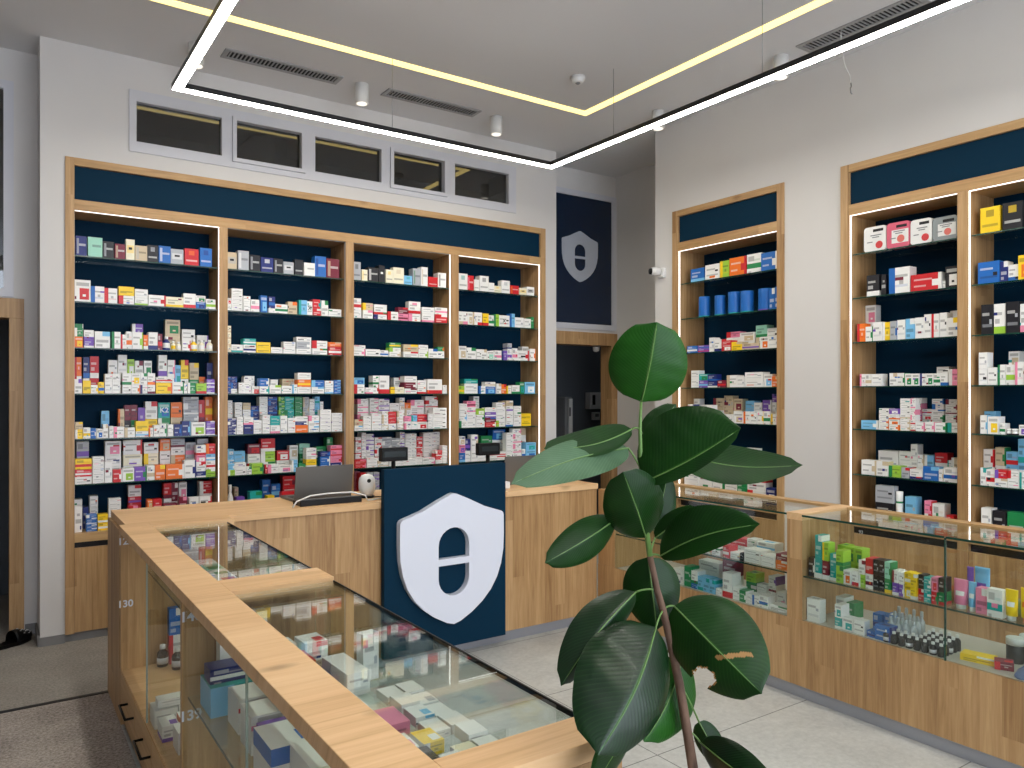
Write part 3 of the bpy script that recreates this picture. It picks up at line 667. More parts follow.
def shelfrow(plane, pos, z, crop, rows, kind, where, back=0, lim=None, dep=(.055, .085), zfn=None, hmax=.27):
    """one row of goods on one shelf; measured across the shelf front and turned into metres there"""
    ox, oy, s = crop; P = pos+(.125 if back else 0)
    todo = []
    for ent in rows.split(';'):
        tk = ent.split()
        if not tk: continue
        shape = 'X'
        if tk[0] in SHN: shape = tk.pop(0)
        x0, x1 = float(tk[0])/s+ox, float(tk[1])/s+ox
        if plane == 'Y': (a, t0), (b, t1) = onY(x0, P), onY(x1, P)
        else: (a, t0), (b, t1) = onX(x0, P), onX(x1, P)
        lo, hi = min(a, b), max(a, b)
        if lim: lo, hi = max(lo, lim[0]+.004), min(hi, lim[1]-.004)
        if hi-lo < .012: continue
        hs = []
        for i in range(2, len(tk), 2):
            c, _, n = tk[i+1].partition('*')
            hs += [(float(tk[i])/s*(t0+t1)/2/F, c)]*int(n or 1)
        tot = sum(q for q, c in hs); sc = min(1, hmax/tot)
        todo.append((lo, hi, [(q*sc, c) for q, c in hs], shape, (t0+t1)/2))
    todo.sort(key=lambda q: q[0] if plane == 'Y' else -q[0])
    last = None
    for n, (lo, hi, hs, shape, t) in enumerate(todo, 1):
        if plane == 'Y':
            if last is not None and lo < last+.0005: lo = last+.0005
            last = hi
        else:
            if last is not None and hi > last-.0005: hi = last-.0005
            last = lo
        w = hi-lo-.0014
        if w < .012: continue
        d = min(RND.uniform(*dep), .1) if not back else RND.uniform(.06, .085)
        if shape != 'X': d = w
        zz = z+.0004; jit = RND.uniform(0, .012)
        for k, (h, c) in enumerate(hs, 1):
            if plane == 'Y': fr = lambda u, v, q, lo=lo, zz=zz, y=P+jit: (lo+.0007+u, y+v, zz+q)
            else: fr = lambda u, v, q, hi=hi, zz=zz, x=P+jit: (x+v, hi-.0007-u, zz+q)
            big = 'tall ' if h > 1.5*w else ('flat ' if h < .42*w else '')
            rw = 'back row' if back else 'front row'
            noun = SHN.get(shape, 'box')
            if len(hs) == 1: lab = f'{big}{cname(c)} {noun}, {ORD[n]} from left, {rw}, {where}'
            else:
                lv = 'bottom' if k == 1 else ('top' if k == len(hs) else ORD[k]+' up')
                lab = f'{cname(c)} {noun}, {lv} in {ORD[n]} stack, {rw}, {where}'
            kd = kind if shape == 'X' else {'B': 'medicine_bottle', 'C': 'formula_tin', 'J': 'cream_jar', 'T': 'cosmetic_tube'}[shape]
            item(kd, noun, shape, fr, w, d, h-.0014, c, lab, ('boxes' if shape == 'X' else noun+'s')+' on the '+where, (w*F/t)*(h*F/t)*(.35 if back else 1)*(1 if h < .25 else .7), fr(w/2, d/2, 0))
            zz += h
BF = YB+.045; RF = XR+.045
def bay(i, n, crop, front, back='', kind='medicine_box', **k):
    z = (SH_B+[.685])[n-1]; wh = f'{ORD[n]} shelf, {ORD[i]} bay' if n < 7 else f'bottom shelf, {ORD[i]} bay'
    if front: shelfrow('Y', BF, z, crop, front, kind, wh, 0, BAYS_B[i-1], **k)
    if back: shelfrow('Y', BF, z, crop, back, kind, wh, 1, BAYS_B[i-1], **k)
A = (70, 225, 6.827)
bay(1, 1, A, '38 115 135 ns;122 222 135 aa;226 300 115 ds;306 380 105 me;383 443 143 iy;445 528 105 es;530 603 118 ds;606 688 118 bw;690 778 105 sw;783 880 115 ro;887 970 128 bn', kind='perfume_box')
bay(1, 2, A, '32 142 150 wr;143 235 112 wb;236 325 105 wr;333 440 60 wr 62 yy;443 533 50 wl 60 ws;535 655 75 wr;655 775 70 iy;775 860 100 wr;862 927 45 bn 45 wg;930 995 70 wl', kind='supplement_box')
A = (70, 310, 6.827)
bay(1, 3, A, '32 90 75 oy 60 gw;95 165 60 pw 62 wp;170 275 115 wc;285 347 115 wg;347 385 98 wr;385 425 120 wo;425 500 118 wl;503 535 100 ow;537 600 120 wn;600 632 110 mr;B 635 690 95 nw;B 693 725 65 iy;B 727 765 62 iw;768 825 70 wr;B 825 875 80 yw;B 880 928 78 iw;B 935 980 80 iw',
    '32 92 170 gw;425 500 90 pp 90 pw;650 752 110 ew 105 eg;765 855 75 ws 78 wd;868 945 115 wp', kind='supplement_box')
bay(1, 4, A, '32 85 100 wp;88 143 90 yy;143 195 60 wy;195 235 80 yb;238 290 85 ws 50 ww;290 345 85 ws 50 ww;358 420 60 wd 80 wg;420 480 60 wo 80 wy;480 530 60 wn 80 wg;530 583 60 wm 80 wo;588 700 75 yo 38 wr;700 780 80 wg;780 803 70 wd;805 860 75 gw;862 933 70 lr;935 990 33 pw*3',
    '32 80 120 wr 130 or;90 135 105 ws 145 nb;138 198 105 rw 150 rw;262 325 105 ws 125 ws;327 390 120 wr 145 ws;390 440 110 wg 125 lw;443 500 105 wy 120 wm;505 560 105 wl 120 wg;605 665 120 ws 145 wp;665 718 105 wb 125 wk;718 757 195 ct;757 810 100 ws 130 yr;818 882 95 gl 115 ey;880 925 115 or;935 985 210 nd', kind='supplement_box')
A = (70, 390, 6.827)
bay(1, 5, A, '35 88 65 yw 50 ey;90 140 75 wy;140 183 70 bw;183 225 65 wb;225 262 95 we;270 300 80 ws;300 372 75 wk;372 445 68 we;450 538 40 wc 70 yy;540 570 60 wo;572 610 80 wd;612 665 85 wg;668 708 80 ws;712 764 80 nb;765 825 100 nc;828 925 90 wl;930 990 32 pw*3',
    '42 110 60 ws;148 200 60 ws;215 270 180 cb;275 328 60 ws;330 372 190 eo;372 417 110 ds 105 md;418 462 110 gd 105 md;465 513 195 pp;515 598 115 yo 120 wr;603 685 120 gw 105 tb;690 768 120 ed 105 od;775 880 47 sw*6;882 922 235 rm;925 990 100 oi 165 oy', kind='supplement_box')
bay(1, 6, A, '35 150 50 wd 50 rw 72 yr;155 236 36 ws*5;237 290 140 ws;292 355 85 rw;358 440 90 wl;442 525 95 pg;527 580 100 we;582 652 100 oy;655 780 100 ow;782 863 120 wn;865 930 40 nw 65 wr 45 kw 70 wr;932 995 50 lw 60 wr 45 cw 70 ro',
    '45 130 150 ws 140 sp;240 350 95 wm 75 ws 100 wk;365 495 95 ws 75 iw 100 wr;505 605 95 ws 75 iy 75 wd;615 688 110 ws 90 wd 90 oe;690 785 95 wd 70 oe 60 ws 65 sm;790 860 120 ws 110 sk;870 945 130 ws 120 sd', kind='supplement_box')
A = (70, 480, 6.827)
bay(1, 7, A, '32 84 180 ww;110 185 23 bw*5;190 262 55 yw 55 yw;265 350 30 ws*7;400 465 70 wp 80 rk;530 565 60 oe*3;568 628 90 rr 90 rr;640 735 70 rm 70 mr;745 800 90 wk 90 mk;815 880 80 ws 90 ws;885 970 80 rw 90 wr',
    '32 85 205 ws;88 128 150 ns;135 192 70 ws 70 ws 80 ws;400 487 80 ws 80 rk 60 rp 90 wr;640 695 90 ws 90 ws 120 rm;697 740 160 ws 150 mw;745 800 150 wk 140 wk;885 970 120 rw 120 wr 70 rw', kind='supplement_box')
A = (224, 240, 6.4)
bay(2, 1, A, '22 85 110 es;90 160 125 sw;165 233 105 ds;237 317 95 nw;322 380 95 ds;383 450 80 sw;455 510 100 dd;513 583 85 ww;585 657 135 bn;660 742 125 me', kind='perfume_box')
bay(2, 2, A, '22 48 40 ww 40 wr;50 122 28 wd*4 32 ww;125 171 50 ws 50 ws;173 228 80 wk;235 278 110 bc;285 328 30 ws 75 nb;328 409 60 wg;410 470 80 eo;480 534 95 ct;535 570 90 wd;572 624 45 rw 60 rt;625 668 100 wg;672 755 50 ws')
bay(2, 3, A, '22 46 42 ie*4;50 124 50 wt;125 205 50 wn 40 tw;210 300 35 yy 35 yy;303 377 40 ws;380 458 42 ws 35 ws;465 560 35 ws 45 sw 30 ws;568 665 40 wg 50 wr;672 755 55 rw 28 oe')
A = (224, 360, 8.127)
bay(2, 4, A, '32 60 28 nb*5;61 110 40 ws 25 nb*4;120 164 45 ws 45 ws;165 227 45 ws*3;228 283 35 rw 25 ww;290 368 60 wt 65 bw;370 465 70 wl;470 555 65 wd;558 598 75 wc;600 708 55 ws 60 oy 55 ws;712 815 55 wc 55 bc;820 890 50 wc 55 ws;893 950 28 bc*4', '170 250 50 ws 50 ws 45 ws;380 440 115 wm;475 575 60 ws 60 ew')
bay(2, 5, A, '32 102 26 nw*5;108 160 40 ws 50 ws 50 ws;163 242 75 nd 60 wk;245 310 55 ws 55 ws;315 377 30 ws*5;380 457 65 wk 75 ts;460 516 50 ws 90 ws;520 580 60 ws 60 ws;582 685 60 oo 30 nw 40 ws;688 775 50 wc 40 wc 45 wk;785 875 30 ws*6;878 965 30 ws*5',
    '32 70 45 ws*6;90 150 42 ws*6;155 218 48 ws*4 55 es;220 288 44 nb*5;290 357 38 ws*8;362 437 37 nb*8;445 495 36 gl*8;497 572 36 tg*8;578 640 36 gs*8;645 692 40 se*7;695 738 66 ws*4;740 780 72 ct*4;782 808 60 ws*4')
A = (224, 430, 8.127)
bay(2, 6, A, '35 90 45 lw 50 cw;92 183 55 wd 45 ws;185 228 60 wg;230 325 85 lg;335 356 70 rw;358 447 70 wk;450 552 60 wk;555 602 95 cw;610 665 60 gs;672 755 45 ws 50 yy 45 wk 45 ww;785 866 55 bw 55 bw 40 nb;870 965 55 nw 45 kr 45 kr 50 kr',
    '32 84 50 cw*4;86 175 90 cs 90 cs;195 298 75 wr 75 ws 80 mr;300 415 80 wg 85 lw 105 rw;430 530 85 ws 80 rw;535 605 100 we 100 we;615 700 105 ga 105 ag;750 833 90 gw 90 gw;835 885 125 gd 125 ge')
bay(2, 7, A, 'B 32 85 275 ww;105 170 85 pr 85 pp;210 310 95 tg 110 tg;355 412 60 ws 100 yy;470 590 90 rm 90 ro', '85 118 120 ws 110 em;315 385 130 ns 140 bn;386 460 110 nb 120 bc;480 590 95 rm*3')
A = (350, 250, 6.98)
bay(3, 1, A, '22 78 130 sd;83 123 80 iy;127 200 100 dw;203 245 120 dd;250 301 95 iy;302 378 115 ie;380 438 65 ct;440 496 120 sg;498 545 135 we;548 613 70 rr;615 672 105 wd', kind='perfume_box')
bay(3, 2, A, '22 82 55 ws 85 wr;92 162 60 wk 50 ey;172 262 35 wn 70 wr;265 338 60 wr;340 410 50 km 45 mr;412 495 55 wk 85 wr;505 591 60 wk 45 ws;595 680 60 rw 48 wk')
bay(3, 3, A, '22 110 50 wk 25 ws;112 213 50 wd;215 272 45 wb;275 355 35 we 30 wl 35 gy;375 478 40 wr 50 ey;480 546 45 wl 45 ws;550 613 65 wb;615 662 50 ws 30 go')
A = (350, 360, 9.66)
bay(3, 4, A, '45 145 90 wr 65 cb;150 222 60 wk;225 284 90 wr 85 wg;285 382 175 wr;395 527 65 iy;530 650 50 wm 60 mw 60 ws;655 740 70 wr 60 ws;748 890 140 wr;900 945 28 ws*3', '430 528 85 wp 70 wr')
bay(3, 5, A, '45 125 50 wc 60 er;130 205 35 ws*4;215 311 32 ws*5;315 375 30 we*6;378 452 60 ws 38 rr*3;460 520 30 we*6;525 592 60 wk 70 kw;595 652 75 ws 60 ct;654 752 70 wr 70 rm;755 800 30 ws*5;803 935 40 wd*5',
    '75 180 50 wk*6;195 280 38 wk*8;282 382 42 wp*7;385 478 50 wd*5;480 530 60 we*5;532 588 60 we*3 70 oe;590 720 55 wk*5;730 850 42 wr*8')
A = (350, 420, 9.6)
bay(3, 6, A, '50 160 40 rk*2;165 265 30 ws*3;270 370 30 we*2;380 530 30 ws*2;532 640 30 ws*2;642 700 35 ws*2;702 820 30 wk*2;825 888 35 ws 30 rw*3;890 945 28 ws*6',
    '55 110 40 wr*7;112 156 36 ws*9;160 236 38 wp*8;240 308 38 wr*7;310 400 38 sw*7;402 480 36 sw*7;485 530 38 wp*8;532 592 32 ws*9;595 643 32 ws*9;645 700 36 rw*7;705 780 36 ws*8;785 880 36 ws*8')
bay(3, 7, A, '105 160 60 rd*6;165 222 42 sw*9;230 282 36 sp*10;525 585 50 ws*8', '55 100 60 kd*6;600 640 60 ws*6')
A = (455, 260, 7.314)
bay(4, 1, A, '28 95 120 wt;95 142 110 rk;145 181 85 ww;182 248 115 wd;248 289 70 ww;290 339 52 iy;340 402 95 ws;405 470 65 ro;472 525 52 iy;525 580 65 wd', kind='perfume_box')
bay(4, 2, A, '28 62 95 we;62 97 95 wk;97 132 95 we;132 167 95 we;167 202 95 wr;205 247 90 yr;250 289 80 wg;290 324 90 lg;325 405 85 wd;405 438 100 cb;440 505 75 ws;507 556 70 ws;558 582 85 gd')
bay(4, 3, A, '28 85 95 we;88 155 85 wg;158 195 75 wd;197 237 75 we;240 289 65 wa;290 342 70 wk;345 385 70 pn;388 421 85 wp 40 sn;422 460 90 wk;462 546 75 wr;548 590 90 wo', '492 555 110 we')
A = (455, 360, 6.4)
bay(4, 4, A, '25 64 50 ly;65 150 65 ws 30 tg;155 197 50 wb;198 263 45 bc 30 we;265 297 65 we;298 331 60 or;333 363 50 wy;365 414 55 wg;415 446 75 gt;447 513 75 cw')
bay(4, 5, A, '28 78 45 wg 40 wc 40 ws 30 ws;80 136 45 ws 45 ws 40 wk 40 km;138 192 40 ws 40 wg 40 lw;195 264 30 rw 30 mb 35 pw 30 ws;268 327 40 wl 45 ws 35 ws 35 we;330 373 45 wb 45 ws 40 wp 35 ew;375 424 50 ws 40 wg 40 ws;425 490 40 yy 40 yy', '118 155 42 ws*5;300 372 60 ws 60 ws 40 we')
bay(4, 6, A, '28 67 60 bc 50 kp 55 we;68 103 70 ws 75 np;105 150 75 ws 95 we;152 213 60 ws;215 328 25 wr 25 wr;330 372 30 wn 35 ws*4;374 428 32 wk*6;430 453 60 wb;455 518 50 cb 50 ct', '168 240 75 gs 75 gs;245 325 60 ws 60 ws 65 bc;375 455 70 ws 70 ws 65 ew')
bay(4, 7, A, '325 390 62 we 62 we;60 120 60 ws 60 ws;140 200 70 wb 60 ws', '')
# ---- narrow unit
def unit2(n, crop, front, back='', kind='medicine_box', **k):
    z = (SH_2+[.77])[n-1]; wh = f'{ORD[n]} shelf, narrow unit' if n < 7 else 'bottom shelf, narrow unit'; L_ = BAYS_2[0]
    if front: shelfrow('X', RF, z, crop, front, kind, wh, 0, L_, **k)
    if back: shelfrow('X', RF, z, crop, back, kind, wh, 1, L_, **k)
A = (680, 240, 9.6)
unit2(1, A, '95 228 130 bc;238 375 145 wd;380 468 160 ly;473 630 175 or;635 775 185 wg;777 930 175 bw', kind='formula_box', dep=(.06, .08))
unit2(2, A, 'C 150 235 200 bt;C 300 382 195 bt;C 425 525 215 bt;C 550 655 210 bt;C 712 838 215 bp;852 903 205 bw;905 945 215 bw', kind='formula_box')
A = (680, 320, 6.98)
unit2(3, A, '45 115 50 bw;118 201 25 pr 25 pb;203 236 100 ws;238 286 85 wn;288 356 45 rw 40 rw;358 430 60 ye;432 550 45 ep;552 611 85 wo;612 690 90 ws', '318 415 100 ws 40 kr;416 520 65 ws 65 we;525 605 90 we 85 ag;608 685 75 ws 75 wd')
unit2(4, A, '72 125 60 ws 60 ws;126 190 50 pc 45 tg;191 255 48 nw 45 nb;260 318 50 mr;322 394 85 we;395 449 75 ws;450 576 50 ws 55 ws;578 639 90 wc;640 690 75 oe')
unit2(5, A, '50 90 60 ws 60 wn;92 140 80 ds;150 225 60 ws 60 we;230 300 60 we;302 368 60 ws;370 440 75 we;441 489 85 wo;490 534 75 wd;535 580 90 wy;581 630 90 wg;631 671 75 wy;672 692 60 ro', '60 130 80 ws 75 ws;230 300 80 ew 85 em;302 330 95 em 90 em;332 366 95 es 90 es;370 432 80 ws 85 em;450 512 75 ws 80 cs;515 571 75 ws 70 ws;575 634 80 ws 85 pw;636 668 75 ws 75 ws 60 pn;670 690 110 em 110 em')
A = (670, 320, 4.27)
unit2(6, A, '60 120 45 ws;130 200 40 we;205 260 40 wb;262 310 35 ws;312 370 35 ws 25 ws;375 460 30 wn', '')
unit2(7, A, '60 119 45 ws 45 ws 40 ws;120 175 50 ws 50 ws 40 ws;180 226 60 wg;230 284 30 ws*5;286 324 55 gw 45 gw;326 404 50 wr 50 wr 45 wr;410 450 70 nw', '')
# ---- wide unit
def unit3(b, n, crop, front, back='', kind='cosmetic_box', **k):
    z = (SH_R+[.77])[n-1]; nm = 'inner bay, wide unit' if b else 'cut-off bay, wide unit'
    wh = f'{ORD[n]} shelf, {nm}' if n < 7 else f'bottom shelf, {nm}'
    L_ = BAYS_3[b]
    if front: shelfrow('X', RF, z, crop, front, kind, wh, 0, L_, **k)
    if back: shelfrow('X', RF, z, crop, back, kind, wh, 1, L_, **k)
A = (850, 200, 7.68)
unit3(1, 2, A, '125 222 165 dw;235 272 160 dd;297 458 200 wb;465 700 130 rw;705 728 60 ws;730 830 165 dw')
A = (850, 295, 7.317)
unit3(1, 3, A, '50 109 135 or;110 164 110 wg;165 231 140 ws;232 287 135 yw;288 344 140 sb;345 404 145 ws;405 471 150 cw;472 539 155 ws;540 591 175 wd;592 648 175 wr;650 706 180 wd;708 795 140 wy', '65 185 135 ws 140 wk;730 795 200 we')
unit3(1, 4, A, '65 110 90 wk;112 156 90 we;157 232 90 ws;285 341 95 we;342 400 95 wg;402 453 90 wg;453 505 90 wg;505 556 90 wn;556 607 90 wg;607 658 90 wg;660 713 95 wb;715 800 120 kw', '628 720 70 ws 70 ws')
A = (850, 390, 6.14)
unit3(1, 5, A, '62 165 55 cw;172 236 33 wo*2 33 wd*2;238 299 33 wo*3 33 pw;302 366 33 we*3 33 wd*3;368 400 33 wr*2 33 wk*4;402 456 55 wk;458 519 60 wk;520 591 58 wg;592 680 60 wt', '372 440 33 wr*2 33 wk*4;442 500 33 wr*4;502 574 33 wg*3 33 wb*3;580 652 33 wm*6;655 678 38 gd*6')
unit3(1, 6, A, '65 156 90 we;158 233 90 we;235 310 70 lg;312 360 65 sr;362 440 60 wn;442 540 85 bc;542 571 75 we;572 675 90 wb', '170 294 145 ws;296 370 75 we 75 ws;372 413 100 we 100 ws;415 452 70 ws 70 we;455 513 140 cw;515 592 80 ws 80 rw;594 620 60 ws 60 wt;622 678 140 ew')
unit3(1, 7, A, '155 268 110 ds 105 sd;J 270 312 190 gw;332 400 168 cs;455 503 80 wr 80 kr;505 580 150 we;590 635 90 re', '')
A = (964, 190, 3.65)
unit3(0, 1, A, '58 130 95 yd;138 212 100 dy', kind='perfume_box')
unit3(0, 2, A, '50 129 80 bd;130 157 75 nw;158 195 60 wb;197 235 90 yo')
unit3(0, 3, A, '60 104 110 ds;106 149 110 wl;152 200 115 ds;202 240 105 wk')
unit3(0, 4, A, '52 84 60 ws 60 ws;85 119 65 wd;120 149 75 wg;150 183 75 wl;184 215 85 wk;216 240 80 ws', '160 200 62 ws 62 we')
A = (964, 370, 4.8)
unit3(0, 5, A, '75 112 90 wc;113 165 85 wy;167 195 55 wg;J 197 221 30 dw;J 223 256 30 dw;262 300 50 wp', '80 150 105 ct')
unit3(0, 6, A, '75 101 85 wt;102 144 80 wr;145 205 40 we 42 rp;206 264 45 ws 40 wr;266 300 80 wt', '80 143 80 ws 85 wr;146 196 90 ws 88 eg;198 256 80 wb 82 cr;258 300 115 ct 115 ct')
unit3(0, 7, A, '80 130 130 ws;135 200 125 ds;205 290 128 gg', '')
# ---- first aid cases, top shelf of the wide unit
def first_aid_case(x0, x1, h, cb, label, labcol):
    a = onX(850+x0/7.68, RF)[0]; b = onX(850+x1/7.68, RF)[0]; w = a-b-.004; t_ = onX(850+(x0+x1)/2/7.68, RF)[1]
    hh = h/7.68*t_/F; z = SH_R[0]+.0006; d = .085; v = thing('first_aid_case', label, 'case', (RF, a-w/2, z), 'plastic first aid cases on the top shelf')
    f = lambda u, zz, k: (RF+k, a-.002-u, z+zz)
    r = .02
    out = [(r, 0), (w-r, 0)]+[(w-r+r*sin(R(q)), hh-r+r*cos(R(q))) for q in (90, 60, 30, 0)]+[(r-r*sin(R(q)), hh-r+r*cos(R(q))) for q in (0, 30, 60, 90)]
    out = [(0, .012)]+[(.012, 0), (w-.012, 0), (w, .012)]+out[2:]
    m = mat('case_plastic', cb, .4)
    MB().prism(out, f, d, 0).build('shell', m, v)
    s = [(w*.42, hh-.035), (w*.88, hh-.035), (w*.88, hh-.018), (w*.42, hh-.018)]
    MB().prism(s, lambda u, zz, k: f(u, zz, -.0006+k), .0008).build('handle_slot', M['slot'], v)
    if labcol:
        MB().prism([(w*.22, hh*.18), (w*.95, hh*.18), (w*.95, hh*.7), (w*.22, hh*.7)], lambda u, zz, k: f(u, zz, -.0008+k), .0008).build('paper_label', M['white'], v)
        red = mat('red_print', (220, 110, 100), .5); c0 = (w*.62, hh*.34)
    else: red = mat('red_print', (206, 56, 60), .5); c0 = (w*.7, hh*.24)
    n = 18; MB().prism([(c0[0]+hh*.15*cos(2*pi*i/n), c0[1]+hh*.15*sin(2*pi*i/n)) for i in range(n)], lambda u, zz, k: f(u, zz, -.0014+k), .0008).build('round_mark', red, v)
    q = MB()
    for k_, (u0, u1, zz) in enumerate(((.3, .8, .62), (.38, .7, .54), (.15, .4, .36))): q.prism([(w*u0, hh*zz), (w*u1, hh*zz), (w*u1, hh*(zz+.04)), (w*u0, hh*(zz+.04))], lambda u, z_, k: f(u, z_, -.0013+k), .0006)
    q.build('print_lines', M['grey'], v)
first_aid_case(105, 278, 190, (232, 232, 230), 'white first aid case on the top shelf, at the upright end, beside a pink case', 0)
first_aid_case(280, 460, 195, (214, 92, 118), 'pink first aid case with white label between two white cases', 1)
first_aid_case(462, 630, 190, (234, 234, 232), 'white first aid case between the pink case and the grey case', 0)
first_aid_case(632, 826, 180, (140, 148, 150), 'grey first aid case with white label at the end of the top shelf', 1)
# ---- long glass counter, right part
CFX = RX0+.03
def cshelf(crop, z, rows, kind, where, back=0, dep=(.05, .075), lim=None, hmax=.29):
    shelfrow('X', CFX, z, crop, rows, kind, where, back, lim, dep=dep, hmax=hmax)
LR = (Y0+.01, Y1-.003); LL = (Y2+.003, 3.855)
A = (800, 500, 7.68)
cshelf(A, .637, '25 58 160 rd;62 112 145 dw;115 165 165 tw 165 tw;168 216 145 mw 140 ly;220 271 105 tw 105 tw;273 328 130 lg 118 lg;330 384 110 wo;386 438 115 wr;442 490 100 lw 110 wm;492 550 115 wm 120 rr;553 596 120 ds 120 ds;598 638 120 ds 120 ds;641 690 110 gy 130 ag;705 750 95 pw 95 wm;752 790 90 pw 95 wd;793 844 95 yw 100 yw;846 896 98 yw 98 yw;898 945 90 rw 110 ds;948 1004 66 tw 66 tw 62 tw;1007 1054 95 rg 110 kr;1056 1100 100 gr 110 dd', 'cosmetic_box', 'counter shelf by the post', 0, lim=(1.712, Y1-.003))
cshelf(A, .637, '280 345 120 lg 120 lg;348 410 120 lg 120 lg;412 470 120 lg 120 lg', 'cosmetic_box', 'counter shelf by the post', 1, lim=(1.712, Y1-.003))
A = (880, 500, 6.4)
cshelf(A, .637, 'T 447 545 190 kw;T 547 600 190 cw;603 680 165 kw;682 782 180 wt;T 788 872 200 yw;T 880 962 225 yo', 'cosmetic_box', 'counter shelf past the joint', 0, lim=(1.2, 1.698), dep=(.04, .05))
cshelf(A, .637, 'T 470 585 235 pm;T 590 690 250 cp', 'cosmetic_box', 'counter shelf past the joint', 1, lim=(1.2, 1.698))
A = (800, 590, 4.571)
cshelf(A, ZB, '20 90 105 ws;157 188 50 tw 60 wt;190 240 60 wt;242 292 65 wd;300 337 30 bn;340 415 70 bn', 'cosmetic_box', 'counter floor by the post', 0, lim=LR)
cshelf(A, ZB, '160 200 110 wt;208 245 95 gw;330 375 80 bn;380 430 85 bw', 'cosmetic_box', 'counter floor by the post', 1, lim=LR)
# left part
A = (660, 490, 6.827)
cshelf(A, .637, '90 222 40 ws;225 298 42 ws;300 348 35 we;350 405 50 wg;428 468 80 rw;470 540 45 we;541 565 55 ds;567 680 45 ws 45 wd;685 780 40 ws 35 ws;783 858 60 ow 45 mw', 'medicine_box', 'counter shelf behind leaves', 0, lim=LL, dep=(.08, .1))
cshelf(A, .637, '440 588 60 ws 50 rr;592 650 65 ws 60 ws;655 780 60 ws 60 wc;782 860 70 ws', 'medicine_box', 'counter shelf behind leaves', 1, lim=LL)
A = (680, 560, 7.877)
cshelf(A, ZB, '-60 20 120 ws;25 80 160 gs;85 134 40 bc 100 wg;136 180 110 ct;181 229 110 ct;230 276 108 ct;279 325 55 ws;330 404 195 wr;406 460 100 ws;462 518 90 gw;520 559 75 ws;561 617 80 wb;619 688 95 wb;692 838 45 wg', 'medicine_box', 'counter floor behind leaves', 0, lim=LL, dep=(.06, .08))
cshelf(A, ZB, '140 300 95 ws 95 ws;330 440 125 wd 125 mm;515 590 95 gw 95 lg;600 680 60 ws 60 ws;695 755 70 wm 70 wm 70 wp;760 830 100 ws', 'medicine_box', 'counter floor behind leaves', 1, lim=LL)
# ---- bottles on the counter floor: clear spray bottles and small dark bottles
def bottle(name, lab, x, y, z, r, h, mbody, mcap, mlab, grp, simple=False):
    v = thing(name, lab, 'bottle', (x, y, z), grp)
    MB().lathe([(r*.9, 0), (r, .004), (r, .58*h), (r*.9, .66*h), (r*.42, .76*h), (r*.4, .82*h)], x, y, z, 16).build('body', mbody, v)
    MB().lathe([(r*.5, .80*h), (r*.52, .81*h), (r*.5, .98*h), (r*.4, h)], x, y, z, 14).build('cap', mcap, v)
    if mlab: MB().lathe([(r*1.02, .14*h), (r*1.02, .42*h)], x, y, z, 16).build('label_band', mlab, v)
    return v
def place(px, py, z):      # point on a level surface that is seen at this spot
    d = ray(px, py); t_ = (z-CH)/d[2]; return d[0]*t_, d[1]*t_
capw = M['white']
rows = 'glass counter floor'
for j in range(3):
    for i in range(4):
        bottle('spray_bottle', f'clear plastic bottle, {ORD[i+1]} along {("front", "middle", "rear")[j]} row of clear group, counter floor', 3.59+j*.036, 2.02-i*.037, ZB+.0003, .0155, .10+.018*j, M['clear'], M['clear'], M['frame_w'] if j == 0 else None, 'clear bottles on the counter floor')
for j in range(5):
    for i in range(8):
        x, y = 3.50+j*.036, 1.99-i*.036
        if x > 3.56 and y > 1.88: continue
        bottle('dropper_bottle', f'small dark bottle with pale cap, {ORD[i+1]} along {ORD[j+1]} row, counter floor', x, y, ZB+.0003, .015, .058+.004*j, M['slot'], capw, M['frame_w'] if (i+j) % 3 == 0 else None, 'small dark bottles on the counter floor')
def fr_yaw(x, y, z, a, w):
    c, s_ = cos(R(a)), sin(R(a)); return lambda u, v, q: (x+(u-w/2)*c-v*s_, y+(u-w/2)*s_+v*c, z+q)
def loose(kind, lab, x, y, z, yaw, w, d, h, code, grp=None):
    fr = fr_yaw(x, y, z+.0004, yaw, w); item(kind, 'box', 'X', fr, w, d, h, code, lab, grp, 9e5, (x, y, z))
loose('cosmetic_box', 'flat yellow packet box at the pane joint on the glass counter floor', 3.545, 1.61, ZB, -80, .13, .07, .03, 'yw')
loose('cosmetic_box', 'small maroon box lying beside the yellow one on the glass counter floor', 3.545, 1.50, ZB, -65, .07, .06, .035, 'mr')
for i, (x, y) in enumerate(((3.70, 1.52), (3.70, 1.44), (3.78, 1.50), (3.78, 1.42))):
    v = thing('powder_jar', f'dark jar with broad white lid, {("nearest the glass by the yellow box", "nearest the glass by the bag", "rear, by the yellow box", "rear, by the bag")[i]}', 'jar', (x, y, ZB), 'dark jars with white lids')
    MB().lathe([(.032, 0), (.036, .006), (.036, .085)], x, y, ZB, 18).build('body', M['slot'], v)
    MB().lathe([(.0375, .078), (.0375, .105), (.035, .108)], x, y, ZB, 18).build('lid', capw, v)
